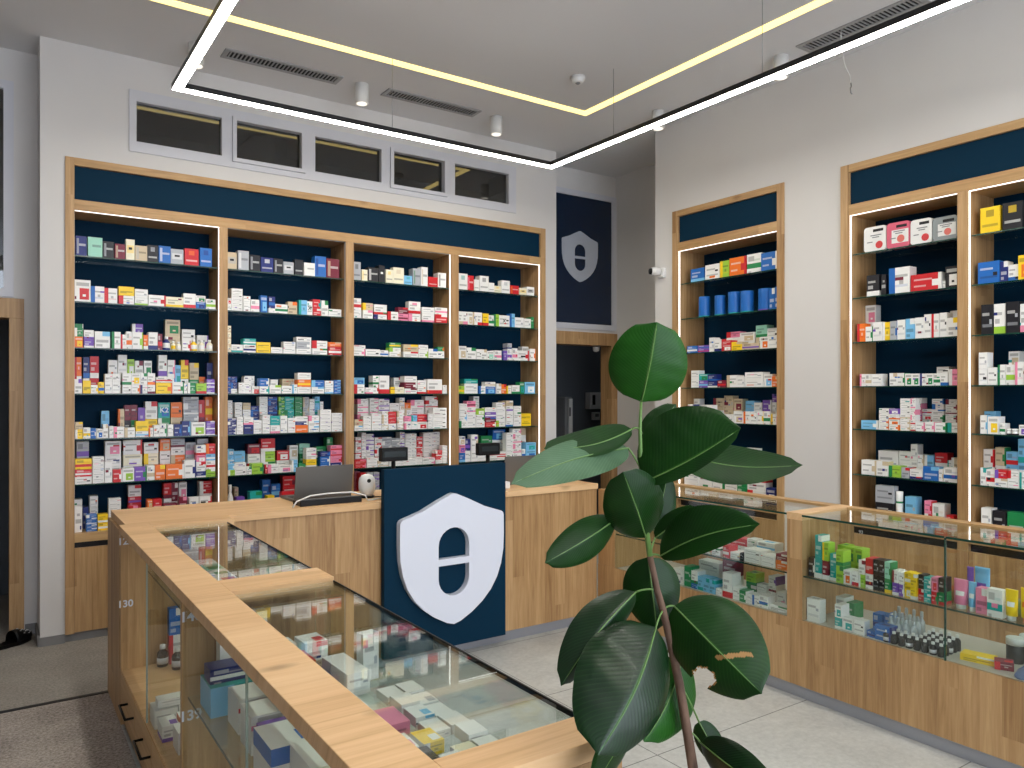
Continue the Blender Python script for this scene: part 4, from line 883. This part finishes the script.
# soft plastic bags of small goods
def pouch(name, lab, cat, x, y, z, w, d, h, m, seed):
    rr = random.Random(seed); q = MB(); n, k = 18, 8; ph = [rr.uniform(0, 6.28) for _ in range(6)]
    for j in range(k+1):
        t_ = j/k; rad = cos(t_*pi/2)**.6
        for i in range(n):
            a = 2*pi*i/n; b_ = 1+.12*sin(3*a+ph[0]+t_*3)+.07*sin(7*a+ph[1]-t_*5)
            q.v.append((x+w/2*rad*b_*cos(a), y+d/2*rad*b_*sin(a), z+h*t_*(1+.15*sin(2*a+ph[2]))))
    for j in range(k):
        for i in range(n):
            p = (i+1) % n; q.face([j*n+i, j*n+p, (j+1)*n+p, (j+1)*n+i], 0, None, True)
    q.face(list(range(n))[::-1]); q.face([k*n+i for i in range(n)])
    o = q.build(name, m, None, (x, y, z)); tag(o, lab, cat); return o
pouch('plastic_bag', 'crumpled white plastic bag on the glass counter floor near its far joint', 'bag', 3.69, 1.29, ZB, .18, .17, .11, mat('white_film', (214, 218, 222), .25), 1)
pouch('goods_pouch', 'blue crumpled pouch in front of the white plastic bag', 'pouch', 3.525, 1.41, ZB, .075, .08, .05, mat('blue_film', (92, 112, 160), .3), 2)
pouch('goods_pouch', 'small white bulging pouch under the yellow toy, glass counter floor', 'pouch', 3.53, 1.255, ZB, .10, .12, .06, mat('white_film2', (226, 228, 230), .3), 3)
pouch('yellow_soother', 'bright yellow rounded soother pack on top of the white pouch', 'soother', 3.54, 1.26, ZB+.061, .07, .08, .05, mat('yellow_rubber', (240, 204, 30), .35), 4)
# ---- goods inside the near display counter
G = 'near counter'
fl = .600; SX = .535
def gl(kind, lab, x, y, z, yaw, w, d, h, code): loose(kind, lab, x, y, z, yaw, w, d, h, code)
# on the lower glass shelf along the aisle side (fronts face the camera end)
gl('medicine_box', 'tall white folder-like box standing against the 139 panel in the near counter', .675, 2.55, fl, 0, .15, .05, .26, 'ws')
gl('medicine_box', 'navy-ended box lying under the tall white box beside the 139 panel', .60, 2.44, fl+.091, 0, .11, .08, .045, 'nw')
gl('medicine_box', 'small white box with purple square beside the navy-ended box', .705, 2.44, fl+.091, 0, .085, .08, .045, 'wp')
gl('medicine_box', 'wide teal box with yellow sun print under the navy-ended box, near counter', .655, 2.41, fl, 0, .23, .14, .09, 'tc')
gl('medicine_box', 'white box with red corner in front of the wide teal box, upper of its pair', .665, 2.25, fl+.05, 0, .17, .12, .05, 'wr')
gl('medicine_box', 'white box under the red-cornered box in front of the wide teal box', .665, 2.25, fl, 0, .17, .12, .05, 'ws')
gl('medicine_box', 'white box with green and blue stripe before the red-cornered pair', .66, 2.10, fl+.055, 0, .17, .11, .05, 'wk')
gl('medicine_box', 'white box beneath the green and blue striped box, near counter', .66, 2.10, fl, 0, .17, .11, .055, 'ws')
gl('medicine_box', 'flat deep-purple box across the near counter between white stacks', .68, 2.02, fl+.05, 0, .20, .05, .05, 'pp')
gl('medicine_box', 'flat pale box hidden below the deep-purple box, near counter', .68, 2.02, fl, 0, .20, .05, .05, 'ws')
for k, lb in enumerate(('bottom', 'middle', 'top')): gl('medicine_box', f'white box with blue square, {lb} of the three-high stack behind the aisle glass', .625, 1.83, fl+.043*k, 0, .155, .15, .0425, 'wb' if k == 2 else 'wd')
for k, lb in enumerate(('bottom', 'second', 'third', 'top')): gl('medicine_box', f'long white box, {lb} of the tall stack beside the blue-square boxes', .775, 1.80, fl+.043*k, 0, .12, .17, .0425, 'ws')
gl('medicine_box', 'white box with maroon end on the stack before the blue-square boxes', .665, 1.64, fl+.10, 0, .17, .15, .05, 'wm')
gl('medicine_box', 'white box under the maroon-ended box in the near counter', .665, 1.64, fl, 0, .17, .15, .10, 'ws')
gl('medicine_box', 'white box with yellow and orange print before the maroon-ended box', .66, 1.48, fl+.09, 0, .18, .15, .05, 'yo')
gl('medicine_box', 'pale box beneath the yellow and orange box in the near counter', .66, 1.48, fl, 0, .18, .15, .09, 'ws')
gl('medicine_box', 'white box with blue band at the plant end of the near counter', .65, 1.30, fl, 0, .16, .15, .12, 'wb')
# on the upper inner shelf just under the glass top
ut = .781
up = [(.70, 2.26, .10, .07, .05, 'wt', 'teal-printed white box under the glass top nearest the cross board'), (.80, 2.22, .07, .09, .055, 'wr', 'white box with red print under the glass top beside the teal-printed one'),
      (.70, 2.10, .11, .10, .045, 'ro', 'orange-red box under the glass top of the near counter'), (.72, 2.0, .08, .06, .035, 'nn', 'small navy box under the glass top behind the silver tube box'),
      (.80, 1.90, .065, .17, .06, 'ws', 'long silver-white box with dark window under the glass top'), (.70, 1.86, .08, .09, .03, 'wd', 'small white box beside the long windowed box under the glass top'),
      (.72, 1.75, .09, .08, .03, 'wm', 'white and maroon box under the glass top before the windowed box'), (.76, 1.62, .10, .10, .03, 'kk', 'bright pink box under the glass top of the near counter'),
      (.68, 1.60, .05, .07, .03, 'ws', 'small white box beside the bright pink box'), (.735, 1.49, .065, .08, .03, 'wk', 'white and pink box just before the bright pink box'),
      (.805, 1.49, .05, .07, .03, 'yw', 'yellow and white box beside the white and pink box'), (.735, 1.40, .08, .075, .035, 'dc', 'black and pale-blue box under the glass top'),
      (.715, 1.31, .08, .07, .03, 'wp', 'white and purple box near the plant end under the glass top'), (.80, 1.30, .055, .12, .035, 'wr', 'white box with red edge near the plant end under the glass top'),
      (.72, 1.22, .10, .07, .03, 'ws', 'plain white box in the corner at the plant end under the glass top'), (.90, 1.22, .06, .10, .03, 'we', 'cream-printed white box against the outer pane at the plant end')]
for j, x in enumerate((.858, .912)):
    for i in range(9):
        y = 1.165+i*.078
        if (j == 0 and (i in (1, 2, 4))) or (j == 1 and i in (0, 1)): continue
        c = RND.choice('ws wc wa ws we iw ws sw we'.split())
        gl('medicine_box', f'flat {cname(c)} box, {ORD[i+1]} from plant end, {("inner", "outermost")[j]} file under the glass top', x, y, ut, RND.uniform(-2, 2), .05, .07, RND.uniform(.015, .03), c)
for x, y, w, d, h, c, lb in up: gl('medicine_box', lb, x, y, ut, RND.uniform(-3, 3), w, d, h, c)
# tall white box standing on its end, and other boxes on the counter floor
gl('medicine_box', 'tall white box standing on end inside the near counter', .87, 1.98, ut, 8, .05, .035, .13, 'ws')
cc = 'ws wg wb cw yw ws we wk ws ag wc lw ws wr iy ws'.split(); side = ['outer', 'middle', 'inner']
for j in range(3):
    for i in range(12):
        x = .60+j*.125; y = 1.12+i*.118; c = RND.choice(cc)
        hh = RND.choice((.04, .05, .06, .045))
        gl('medicine_box', f'{cname(c)} box, {ORD[i+1]} from the plant end, {side[j]} row, near counter floor', x, y, .262, 0, RND.uniform(.10, .118), RND.uniform(.09, .112), hh, c)
# lower shelf inner column, seen through the top
for i in range(10):
    if i in (5, 6): continue
    c = RND.choice(cc); gl('medicine_box', f'{cname(c)} box, {ORD[i+1]} from the plant end along the lower glass shelf, near counter', .88, 1.13+i*.125, fl, 0, .11, .115, RND.choice((.04, .05, .07)), c)
# far part of the counter
gl('medicine_box', 'white carton with grey print, outer of the pair on the display floor near panel', .563, 3.26, .262, 0, .085, .11, .07, 'ws')
gl('medicine_box', 'white carton with grey print, inner of the pair on the display floor near panel', .652, 3.26, .262, 0, .085, .11, .075, 'ws')
gl('medicine_box', 'long white carton lying on the pair of grey-printed cartons', .61, 3.27, .338, 0, .15, .06, .03, 'ws')
gl('medicine_box', 'small white-and-purple box before the pair of white cartons on the display floor', .555, 3.12, .262, 0, .06, .10, .06, 'wp')
gl('medicine_box', 'white-and-orange box before the pair of white cartons on the display floor', .625, 3.10, .262, 0, .07, .10, .075, 'wo')
gl('medicine_box', 'white-and-red box on the display floor between the cartons and the purple box', .60, 2.98, .262, 0, .09, .10, .08, 'wr')
gl('medicine_box', 'deep purple box nearest the 139 panel on the display floor', .61, 2.85, .262, 0, .09, .09, .11, 'pw')
gl('medicine_box', 'purple-and-white box behind the deep purple box by the 139 panel', .71, 2.86, .262, 0, .09, .09, .09, 'pw')
gl('cosmetic_box', 'white box with red print standing under the blue box by the 130 panel', .735, 4.005, .262, 0, .06, .045, .14, 'wr')
gl('cosmetic_box', 'tall blue-and-white box standing on the red-printed box by the 130 panel', .735, 4.005, .4025, 0, .06, .045, .13, 'bw')
for i, (x, y, lb) in enumerate(((.675, 4.005, 'brown glass bottle with white cap standing alone by the 130 panel'), (.727, 3.925, 'brown glass bottle with white cap half hidden behind the 139 panel'))):
    bottle('syrup_bottle', lb, x, y, .2625, .0255, .105, M['amber'], M['white'], M['frame_w'], 'brown syrup bottles in the counter')
for i in range(9):      # far bay lower shelf, under the far glass top
    c = RND.choice(cc); gl('medicine_box', f'{cname(c)} box, {ORD[i+1]} from the 139 panel on the shelf of the far counter half', .80, 2.72+i*.125, .72, 0, .13, .115, RND.choice((.05, .07, .09)), c)
# ================================================================ make the goods
def make(it, mb):
    if it['shape'] == 'X': print_box(mb, it['fr'], it['w'], it['d'], it['h'], it['code'], it['kind'] == 'perfume_box', it['size'] == 9e5)
    elif it['shape'] == 'T': tube_item(mb, it['fr'], it['w'], min(it['d'], .04), it['h'], it['code'])
    else:
        c = it['fr'](it['w']/2, it['w']/2, 0); round_item(mb, it['shape'], c[0], c[1], c[2], it['w'], it['h'], it['code'])
med = sorted([i for i in ITEMS if i['kind'] == 'medicine_box'], key=lambda i: -i['size'])
rest = set(id(i) for i in med[300:])
pile = MB()
for it in ITEMS:
    if id(it) in rest: make(it, pile); continue
    mb = MB(); make(it, mb); o = mb.build(it['kind'], M['card'], None, it['cen']); tag(o, it['label'], it['cat'], it['group']); it['obj'] = o
if pile.f:
    o = pile.build('medicine_boxes', M['card'], None, (2.5, 5.7, 1)); o['kind'] = 'stuff'
    tag(o, 'the many small stacked medicine boxes packed on the shelves behind the service counter', 'boxes')
print('ITEMS', len(ITEMS), 'rest', len(rest), {k: sum(1 for i in ITEMS if i['kind'] == k) for k in {i['kind'] for i in ITEMS}})

def letter(px, py, plane, pos, s_, size, m):
    if plane == 'Y': a_, t_ = onY(px, pos)
    else: a_, t_ = onX(px, pos)
    z = CH+(HZ-py)*t_/F; best = None
    for it in ITEMS:
        if 'obj' not in it or it['shape'] != 'X': continue
        p, q = it['fr'](0, 0, 0), it['fr'](it['w'], 0, 0); k, n = (0, 1) if plane == 'Y' else (1, 0)
        if abs(p[n]-pos) > .03 or abs(p[n]-q[n]) > 1e-6: continue
        lo, hi = sorted((p[k], q[k])); dd = max(lo-a_, a_-hi, 0)+max(p[2]-z, z-p[2]-it['h'], 0)
        if best is None or dd < best[0]: best = (dd, it, p[n], (lo+hi)/2, min(size, it['h']*.8, (hi-lo)*.9))
    dd, it, n0, c0, sz = best; zc = it['fr'](0, 0, 0)[2]+it['h']/2
    loc = (c0, n0-.0008, zc) if plane == 'Y' else (n0-.0008, c0, zc)
    text(s_, 'lettering', sz, loc, ROTY if plane == 'Y' else ROTX, m, it['obj'], .0002)
letter(165, 412, 'Y', BF+.125, 'K2', .05, M['sign']); letter(310, 307, 'Y', BF, 'X', .05, M['black'])
letter(509, 321, 'Y', BF, 'X', .04, M['black']); letter(716, 403, 'X', RF, 'A', .05, M['sign'])
import re as _re
for o in S.objects:
    l = o.get('label')
    if l and len(_re.findall(r"[A-Za-z0-9][A-Za-z0-9'\u2019-]*", l)) > 16: print('LONG', l)
# ================================================================ ON THE SERVICE COUNTER
def laptop(label, x, y, yaw, w, h, back):
    v = thing('laptop', label, 'laptop', (x, y, CT)); v.rotation_euler = (0, 0, R(yaw)); d = .235
    # built around the origin, then carried by the turned Empty
    def part(mb, name, m):
        o = mb.build(name, m); o.parent = v; return o
    part(MB().box(-w/2, w/2, .0, d, 0, .014), 'base', M['lid'])
    part(MB().box(-w/2+.02, w/2-.02, .05, .16, .014, .0155), 'keyboard', M['black'])
    q = MB(); s = -.035
    q.prism([(-w/2, 0), (w/2, 0), (w/2, h), (-w/2, h)], lambda a, c, k: (a, .0+s*c/h-k, .008+c), .008)
    part(q, 'lid', M['lid'])
    q = MB(); q.prism([(-w/2+.008, .012), (w/2-.008, .012), (w/2-.008, h-.008), (-w/2+.008, h-.008)], lambda a, c, k: (a, .0015+s*c/h-k, .008+c), .001); part(q, 'screen', M['black'])
    q = MB(); q.prism([(w/2-.075, .022), (w/2-.02, .022), (w/2-.02, .03), (w/2-.075, .03)], lambda a, c, k: (a, -.0085+s*c/h-k, .008+c), .0005); part(q, 'maker_mark', M['black'])
    return v
lp = laptop('open grey metal laptop seen from behind at the carpet end of the service counter', 1.59, 4.31, 1, .345, .195, 0)
laptop('second brown-grey laptop on the service counter, partly behind the rubber plant leaves', 3.02, 4.30, -4, .34, .19, 0)
v = thing('keyboard_tray', 'flat black keyboard lying before the grey laptop with a pale cable on it', 'keyboard', (1.55, 4.18, CT))
q = MB(); q.prism([(0, 0), (.13, 0), (.13, .022), (0, .034)], lambda a, c, k: (1.39+k, 4.11+a, CT+c), .36); q.build('body', M['black'], v, bevel=.003)
q = MB(); q.prism([(0, .012), (.11, .0), (.11, .003), (0, .015)], lambda a, c, k: (1.40+k, 4.12+a, CT+.021+c), .34); q.build('keys', M['lid'], v)
q = MB(); q.tube([(1.335, 4.075, CT+.006), (1.36, 4.085, CT+.035), (1.45, 4.12, CT+.056), (1.56, 4.13, CT+.06), (1.70, 4.14, CT+.056), (1.785, 4.15, CT+.03), (1.79, 4.12, CT+.006), (1.90, 4.14, CT+.006)], .0045, 8)
tag(q.build('charging_cable', M['cable'], None, (1.6, 4.15, CT)), 'pale cable arching over the black keyboard before the laptop', 'cable')
x, y = 1.845, 4.26
v = thing('barcode_scanner', 'white rounded desktop scanner with a dark round eye beside the laptop', 'scanner', (x, y, CT))
MB().lathe([(.036, .0), (.046, .004), (.046, .012)], x, y, CT, 20).build('base', M['black'], v)
MB().lathe([(.03, .012), (.043, .03), (.05, .06), (.05, .095), (.045, .118), (.03, .135), (.012, .142)], x, y, CT, 24).build('body', M['white'], v)
q = MB(); q.tube([(x-.006, y-.043, CT+.104), (x-.008, y-.052, CT+.107)], [.012, .011], 16); e = q.build('eye', M['black'], v)
q = MB(); q.tube([(x+.03, y-.02, CT+.005), (x+.08, y-.03, CT+.004), (x+.12, y+.02, CT+.004)], .003, 6); q.build('cable', M['black'], v)
def pole_display(px0, px1, py0, py1, label, Y=4.16):
    cx, t_ = onY((px0+px1)/2, Y); w = (px1-px0)*t_/F*1.0; z1 = CH+(HZ-py0)*t_/F; z0 = CH+(HZ-py1)*t_/F
    v = thing('customer_display', label, 'display', (cx, Y, CT), 'customer displays on poles behind the sign board')
    MB().lathe([(.045, 0), (.045, .008), (.016, .016)], cx, Y, CT, 20).build('base', M['black'], v)
    MB().tube([(cx, Y+.005, CT+.01), (cx, Y+.005, z0+.01)], .013, 12).build('pole', M['black'], v)
    MB().box(cx-w/2, cx+w/2, Y-.02, Y+.03, z0, z1).build('head', M['black'], v, bevel=.004)
    MB().box(cx-w/2+.015, cx+w/2-.015, Y-.0215, Y-.0202, z0+.025, z1-.02).build('screen', mat('dark_display_window', (18, 30, 34), .15), v)
pole_display(379.5, 408, 447.5, 461, 'black customer display on a pole near the scanner, above the sign board')
pole_display(476, 500.5, 443, 455, 'black customer display on a pole at the laptop-free end of the sign board')
tag(MB().box(2.70, 2.80, 4.14, 4.24, CT, CT+.045).build('receipt_box', M['white'], None, (2.75, 4.2, CT), bevel=.004), 'small white box on the service counter just beyond the sign board', 'box')
# ================================================================ THROUGH THE NICHE DOOR
Y = 7.19
def wallthing(name, label, cat, px0, px1, py0, py1, dep=.1):
    x0, t0 = onY(px0, Y-dep); x1, t1 = onY(px1, Y-dep); t_ = (t0+t1)/2
    return thing(name, label, cat, ((x0+x1)/2, Y, CH+(HZ-py1)*t_/F)), x0, x1, CH+(HZ-py1)*t_/F, CH+(HZ-py0)*t_/F
v, x0, x1, z0, z1 = wallthing('wall_dispenser', 'square white dispenser on the dim wall seen through the niche doorway', 'dispenser', 590.5, 603, 392.5, 409)
MB().box(x0, x1, Y-.1, Y, z0, z1).build('cover', M['white'], v, bevel=.006); MB().box(x0+.03, x0+.075, Y-.103, Y-.1, z0+.05, z1-.03).build('window', M['black'], v)
v, x0, x1, z0, z1 = wallthing('wall_switch', 'small pale switch box below the square white dispenser', 'switch', 594, 600, 412, 420, .05)
MB().box(x0, x1, Y-.05, Y, z0, z1).build('housing', M['white'], v, bevel=.004); MB().box(x0+.02, x1-.02, Y-.053, Y-.05, z0+.04, z1-.02).build('button', M['grey'], v)
v, x0, x1, z0, z1 = wallthing('tall_cabinet', 'tall narrow white metal cabinet seen through the niche doorway', 'cabinet', 558, 572, 397, 428, .3)
x0 += .1
MB().box(x0, x1, Y-.3, Y, .0, z1).build('body', M['grey'], v, bevel=.004); MB().box((x0+x1)/2, x1-.004, Y-.316, Y-.3, .05, z1-.02).build('door', M['white'], v); MB().box(x1-.05, x1-.04, Y-.326, Y-.316, z1-.22, z1-.12).build('handle', M['black'], v)
v.location.z = 0
for c in v.children: c.location.z = 0; c.data.transform(__import__('mathutils').Matrix.Translation((0, 0, z0)))
d = ray(600.5, 350); t_ = 6.6/d[1]
v = thing('dome_camera', 'pale dome camera under the lintel inside the niche doorway', 'camera', (5.05, 6.0, DZ-.13))
xx = 5.14
MB().lathe([(.008, -.03), (.03, -.022), (.036, 0), (.036, .02)], xx, 6.02, DZ-.155, 18).build('dome', M['white'], v); MB().lathe([(.04, .02), (.04, .028)], xx, 6.02, DZ-.155, 18).build('mount', M['grey'], v)
# ================================================================ CLOGS BY THE LEFT DOOR
def clog(x, y, yaw, label):
    v = thing('clog', label, 'shoe', (x, y, 0), 'pair of black clogs with white dots'); v.rotation_euler = (0, 0, R(yaw))
    q = MB(); n = 20; foot = []
    for i in range(n):
        a = 2*pi*i/n; foot.append((.046*sin(a)*(1.08 if cos(a) > 0 else .86), .125*cos(a)))
    q.prism(foot, lambda a, b_, k: (a, b_, k), .024); o = q.build('sole', M['black']); o.parent = v
    q = MB(); K = 7
    for j in range(K+1):
        b_ = .122-.135*j/K
        wj = .046*math.sqrt(max(.02, 1-(b_/.13)**2))*1.08
        hh = .03+.042*min(1, (j+.4)/K*1.3)
        for i in range(11):
            a = pi*i/10; q.v.append((wj*cos(a), b_, .02+(hh)*sin(a)**.8))
    for j in range(K):
        for i in range(10): q.face([j*11+i, j*11+i+1, (j+1)*11+i+1, (j+1)*11+i], 0, None, True)
    o = q.build('upper', M['black']); o.parent = v; sm = o.modifiers.new('solid', 'SOLIDIFY'); sm.thickness = .003
    q = MB()
    for j in range(1, 6):
        for i in range(2, 9, 2):
            b_ = .122-.135*j/K; wj = .046*math.sqrt(max(.02, 1-(b_/.13)**2))*1.08; hh = .03+.042*min(1, (j+.4)/K*1.3); a = pi*(i+(j % 2))/10
            c = (wj*cos(a)*1.03, b_, .022+hh*sin(a)**.8); q.lathe([(.001, -.002), (.006, 0), (.001, .003)], c[0], c[1], c[2], 8)
    o = q.build('white_dots', M['white']); o.parent = v
clog(.10, 5.74, -50, 'black clog with white dots nearer the wall corner, by the oak door casing'); clog(-.10, 5.53, -58, 'black clog with white dots on the side away from the wall corner')
# ================================================================ THE RUBBER PLANT
PX, PY = 1.05, .93
v = thing('rubber_plant', 'tall rubber plant with large glossy dark leaves rising beside the near counter end', 'plant', (1.2, .82, 0))
MB().lathe([(.12, 0), (.135, .02), (.165, .34), (.175, .36), (.175, .40), (.16, .40), (.155, .37)], 1.2, .82, 0, 36).build('pot', M['pot'], v)
MB().lathe([(.14, .30), (.152, .365), (.0, .375)], 1.2, .82, 0, 28).build('soil', M['soil'], v)
stem_px = [(641, 402, 1.33), (640, 430, 1.33), (641, 470, 1.34), (645, 520, 1.34), (650, 556, 1.34), (657, 590, 1.34), (663, 610, 1.34), (671, 645, 1.34), (679, 682, 1.34), (687, 730, 1.34), (693, 768, 1.34)]
pts = [at(*p) for p in stem_px]; e = pts[-1]
pts2 = pts[4:] + [(e[0]+.03, e[1]+.0, .68), (1.18, .84, .52), (1.2, .82, .36)]
MB().tube(pts2, [.0052, .0058, .0062, .007, .0078, .0085, .009, .010, .012, .014][:len(pts2)], 12).build('woody_stem', M['bark'], v)
MB().tube(pts[:5], [.0024, .0032, .004, .0046, .0052], 12).build('green_stem', M['petiole'], v)
def bez(a, b, c, t): return tuple((1-t)**2*a[i]+2*t*(1-t)*b[i]+t*t*c[i] for i in range(3))
def leaf(node, bx_, by, db, tx, ty, dt, wl, wr, tl=0., tr=0., arch=0., bend=0., m='leaf', under=False, blunt=.55, hole=False, lab=None, wav=.012, nu=26, nv=7):
    """node: stem pixel index; base and tip in the photo with their distances; half widths each side of the midrib (pixels, left/right when looking from base to tip);
    tl, tr: how far each edge swings away; arch: how far the middle comes forward; bend: sideways curve of the midrib"""
    Bp, Tp = at(bx_, by, db), at(tx, ty, dt); dm = (db+dt)/2
    fw = ray(512, HZ); fw = norm(fw); ax = norm(sub(Tp, Bp)); length = math.sqrt(sum(q*q for q in sub(Tp, Bp)))
    fw2 = norm(addv(fw, ax, -sum(fw[i]*ax[i] for i in range(3))))
    sd = norm(cross(fw2, ax))          # sideways, to the right of base->tip as seen by the camera
    mb = MB(); pos = []
    sc = dm/F
    for i in range(nu+1):
        u = i/nu
        prof = (math.sin(pi*min(1, u)**.92))**blunt*(1-.0*u) if 0 < u < 1 else 0
        prof = max(prof*(1-.12*u), 0.0)
        if u > .93: prof *= max(0, (1-u)/.07)**.8
        c = addv(addv(addv(Bp, ax, u*length), fw2, -arch*sin(pi*u)), sd, bend*sin(pi*u)*sc)
        row = []
        for j in range(-nv, nv+1):
            s = j/nv; hw = (wr if s > 0 else wl)*sc*prof; tw = (tr if s > 0 else tl)
            rip = wav*hw*sin(u*30+abs(s)*3)*abs(s)
            depth = hw*abs(s)*tw + hw*.18*(1-math.sqrt(max(0, 1-s*s)))*(1 if tw >= 0 else -1)+rip
            row.append(addv(addv(c, sd, hw*s), fw2, depth))
        pos.append(row)
    W_ = 2*nv+1; th = .0009
    for side in (0, 1):
        b0 = len(mb.v)
        for i, row in enumerate(pos):
            for j, p in enumerate(row):
                mb.v.append(addv(p, fw2, th*side)); mb.uv[len(mb.v)-1] = (i/nu, (j-nv)/nv)
        for i in range(nu):
            for j in range(W_-1):
                s = (j+.5-nv)/nv; u = (i+.5)/nu
                dry = 0
                if hole:
                    q = (u-.58)**2/.008+(s-.78)**2/.055+.22*sin(u*60+s*9)*cos(s*31-u*17)
                    if (q < 1 and s > .35) or (u > .5 and u < .66 and s > .72): continue
                    dry = q < 1.32 or (abs(u-.60+s*.25) < .022 and -.55 < s < .2)
                idx = [b0+i*W_+j, b0+i*W_+j+1, b0+(i+1)*W_+j+1, b0+(i+1)*W_+j]
                mi = (1 if not under else 0) if side else (1 if under else 0)
                mb.face(idx if side else idx[::-1], 2 if dry else mi, None, True)
    o = mb.build('leaf', [M[m], M['leafback_sheen'], M['leafdry']], v)
    if lab: o['label'] = lab
    # midrib and stalk
    mid = [addv(pos[i][nv], fw2, -.0004 if not under else -.0008) for i in range(0, nu, max(1, nu//13))]
    MB().tube(mid, [.0011*(1-k/len(mid))+.0003 for k in range(len(mid))], 6).build('midrib', M['petiole'], o)
    if node is not None:
        n0 = node; n1 = Bp; mdl = addv(tuple((n0[i]+n1[i])/2 for i in range(3)), (0, 0, 1), .006)
        MB().tube([bez(n0, mdl, n1, k/6) for k in range(7)], .0017, 8).build('leaf_stalk', M['petiole'], o)
    return o
P = pts
leaf(P[0], 641.5, 402, 1.33, 657, 322, 1.30, 41, 43, .25, .2, .012, 0, 'leaf2', blunt=.42, lab='upright topmost leaf, fresh mid-green')
leaf(P[1], 646, 444, 1.38, 676, 404, 1.40, 17, 18, .2, .2, .0, 0, 'leaf')
leaf(P[2], 644, 482, 1.32, 741, 428, 1.27, 53, 12, .45, -.5, .01, 2, 'leaf', blunt=.48, lab='large folded leaf pointing to the narrow shelving unit')
leaf(P[1], 632, 429, 1.33, 544, 449, 1.26, 12, 16, -.5, 1.1, .01, -6, 'leaf', blunt=.5)
leaf(P[2], 628, 448, 1.33, 511, 484, 1.20, 21, 19, -.5, .7, .012, 6, 'leaf', under=True, blunt=.55, lab='long leaf with a pale grey-green painted sheen towards the sign')  # paler back material turned forward, putting this leaf's sheen into its colour
leaf(P[2], 660, 446, 1.42, 803, 465, 1.36, 21, 19, 1.1, -.7, .0, 10, 'leaf', blunt=.6, lab='long narrow leaf reaching towards the narrow shelving unit')
leaf(P[3], 646, 538, 1.34, 623, 472, 1.27, 33, 34, .3, .35, .012, 0, 'leaf', blunt=.5)
leaf(P[3], 655, 532, 1.40, 668, 474, 1.42, 22, 18, .3, .3, .0, 0, 'leaf')
leaf(P[3], 616, 519, 1.34, 545, 563, 1.25, 24, 19, .3, .4, .01, 0, 'leaf', blunt=.6)
leaf(P[4], 660, 556, 1.34, 760, 524, 1.24, 29, 15, .3, -.5, .01, -8, 'leaf', blunt=.6, lab='broad leaf with lighter folded lower half before the glass counter')
leaf(P[4], 655, 538, 1.38, 697, 507, 1.36, 12, 12, .3, .3, .0, 0, 'leaf')
leaf(P[4], 648, 557, 1.38, 657, 630, 1.36, 33, 29, .3, .3, .0, 0, 'leaf', blunt=.5)
leaf(P[5], 636, 592, 1.34, 561, 686, 1.26, 21, 24, .5, .7, .01, 6, 'leafg', blunt=.55, lab='dark drooping folded leaf behind the biggest leaf')
leaf(P[6], 656, 627, 1.30, 598, 755, 1.17, 44, 60, .25, .3, .014, -4, 'leafg', blunt=.48, lab='biggest leaf, dark blue-green with glossy highlights, hanging over the counter')
leaf(P[6], 674, 606, 1.34, 762, 694, 1.24, 50, 42, .3, .3, .01, 0, 'leaf', blunt=.5, hole=True, nu=70, nv=22, lab='broad leaf with a torn hole and brown dry patches')
leaf(P[7], 683, 657, 1.38, 644, 742, 1.32, 36, 24, .3, .3, .0, -5, 'leaf2', blunt=.5)
leaf(P[9], 700, 742, 1.34, 782, 800, 1.20, 22, 32, .3, .4, .01, 0, 'leafg', blunt=.55, lab='low striped glossy leaf at the foot of the visible stem')
leaf(P[8], 699, 722, 1.36, 726, 772, 1.36, 14, 14, .4, .4, .0, 0, 'leaf')
leaf(P[7], 640, 712, 1.40, 592, 790, 1.24, 18, 18, .3, .3, .0, 0, 'leaf')
# ================================================================ LIGHT
w = bpy.data.worlds.new('world'); S.world = w; w.use_nodes = True
bg = w.node_tree.nodes['Background']; bg.inputs[0].default_value = (.82, .88, 1, 1); bg.inputs[1].default_value = 4.6
S.view_settings.view_transform = 'Standard'; S.view_settings.look = 'None'; S.view_settings.gamma = 1; S.view_settings.use_curve_mapping = False
S.view_settings.exposure = 0.06
S.cycles.max_bounces = 10; S.cycles.diffuse_bounces = 5; S.cycles.glossy_bounces = 5; S.cycles.transparent_max_bounces = 24
S.cycles.caustics_reflective = False; S.cycles.caustics_refractive = False
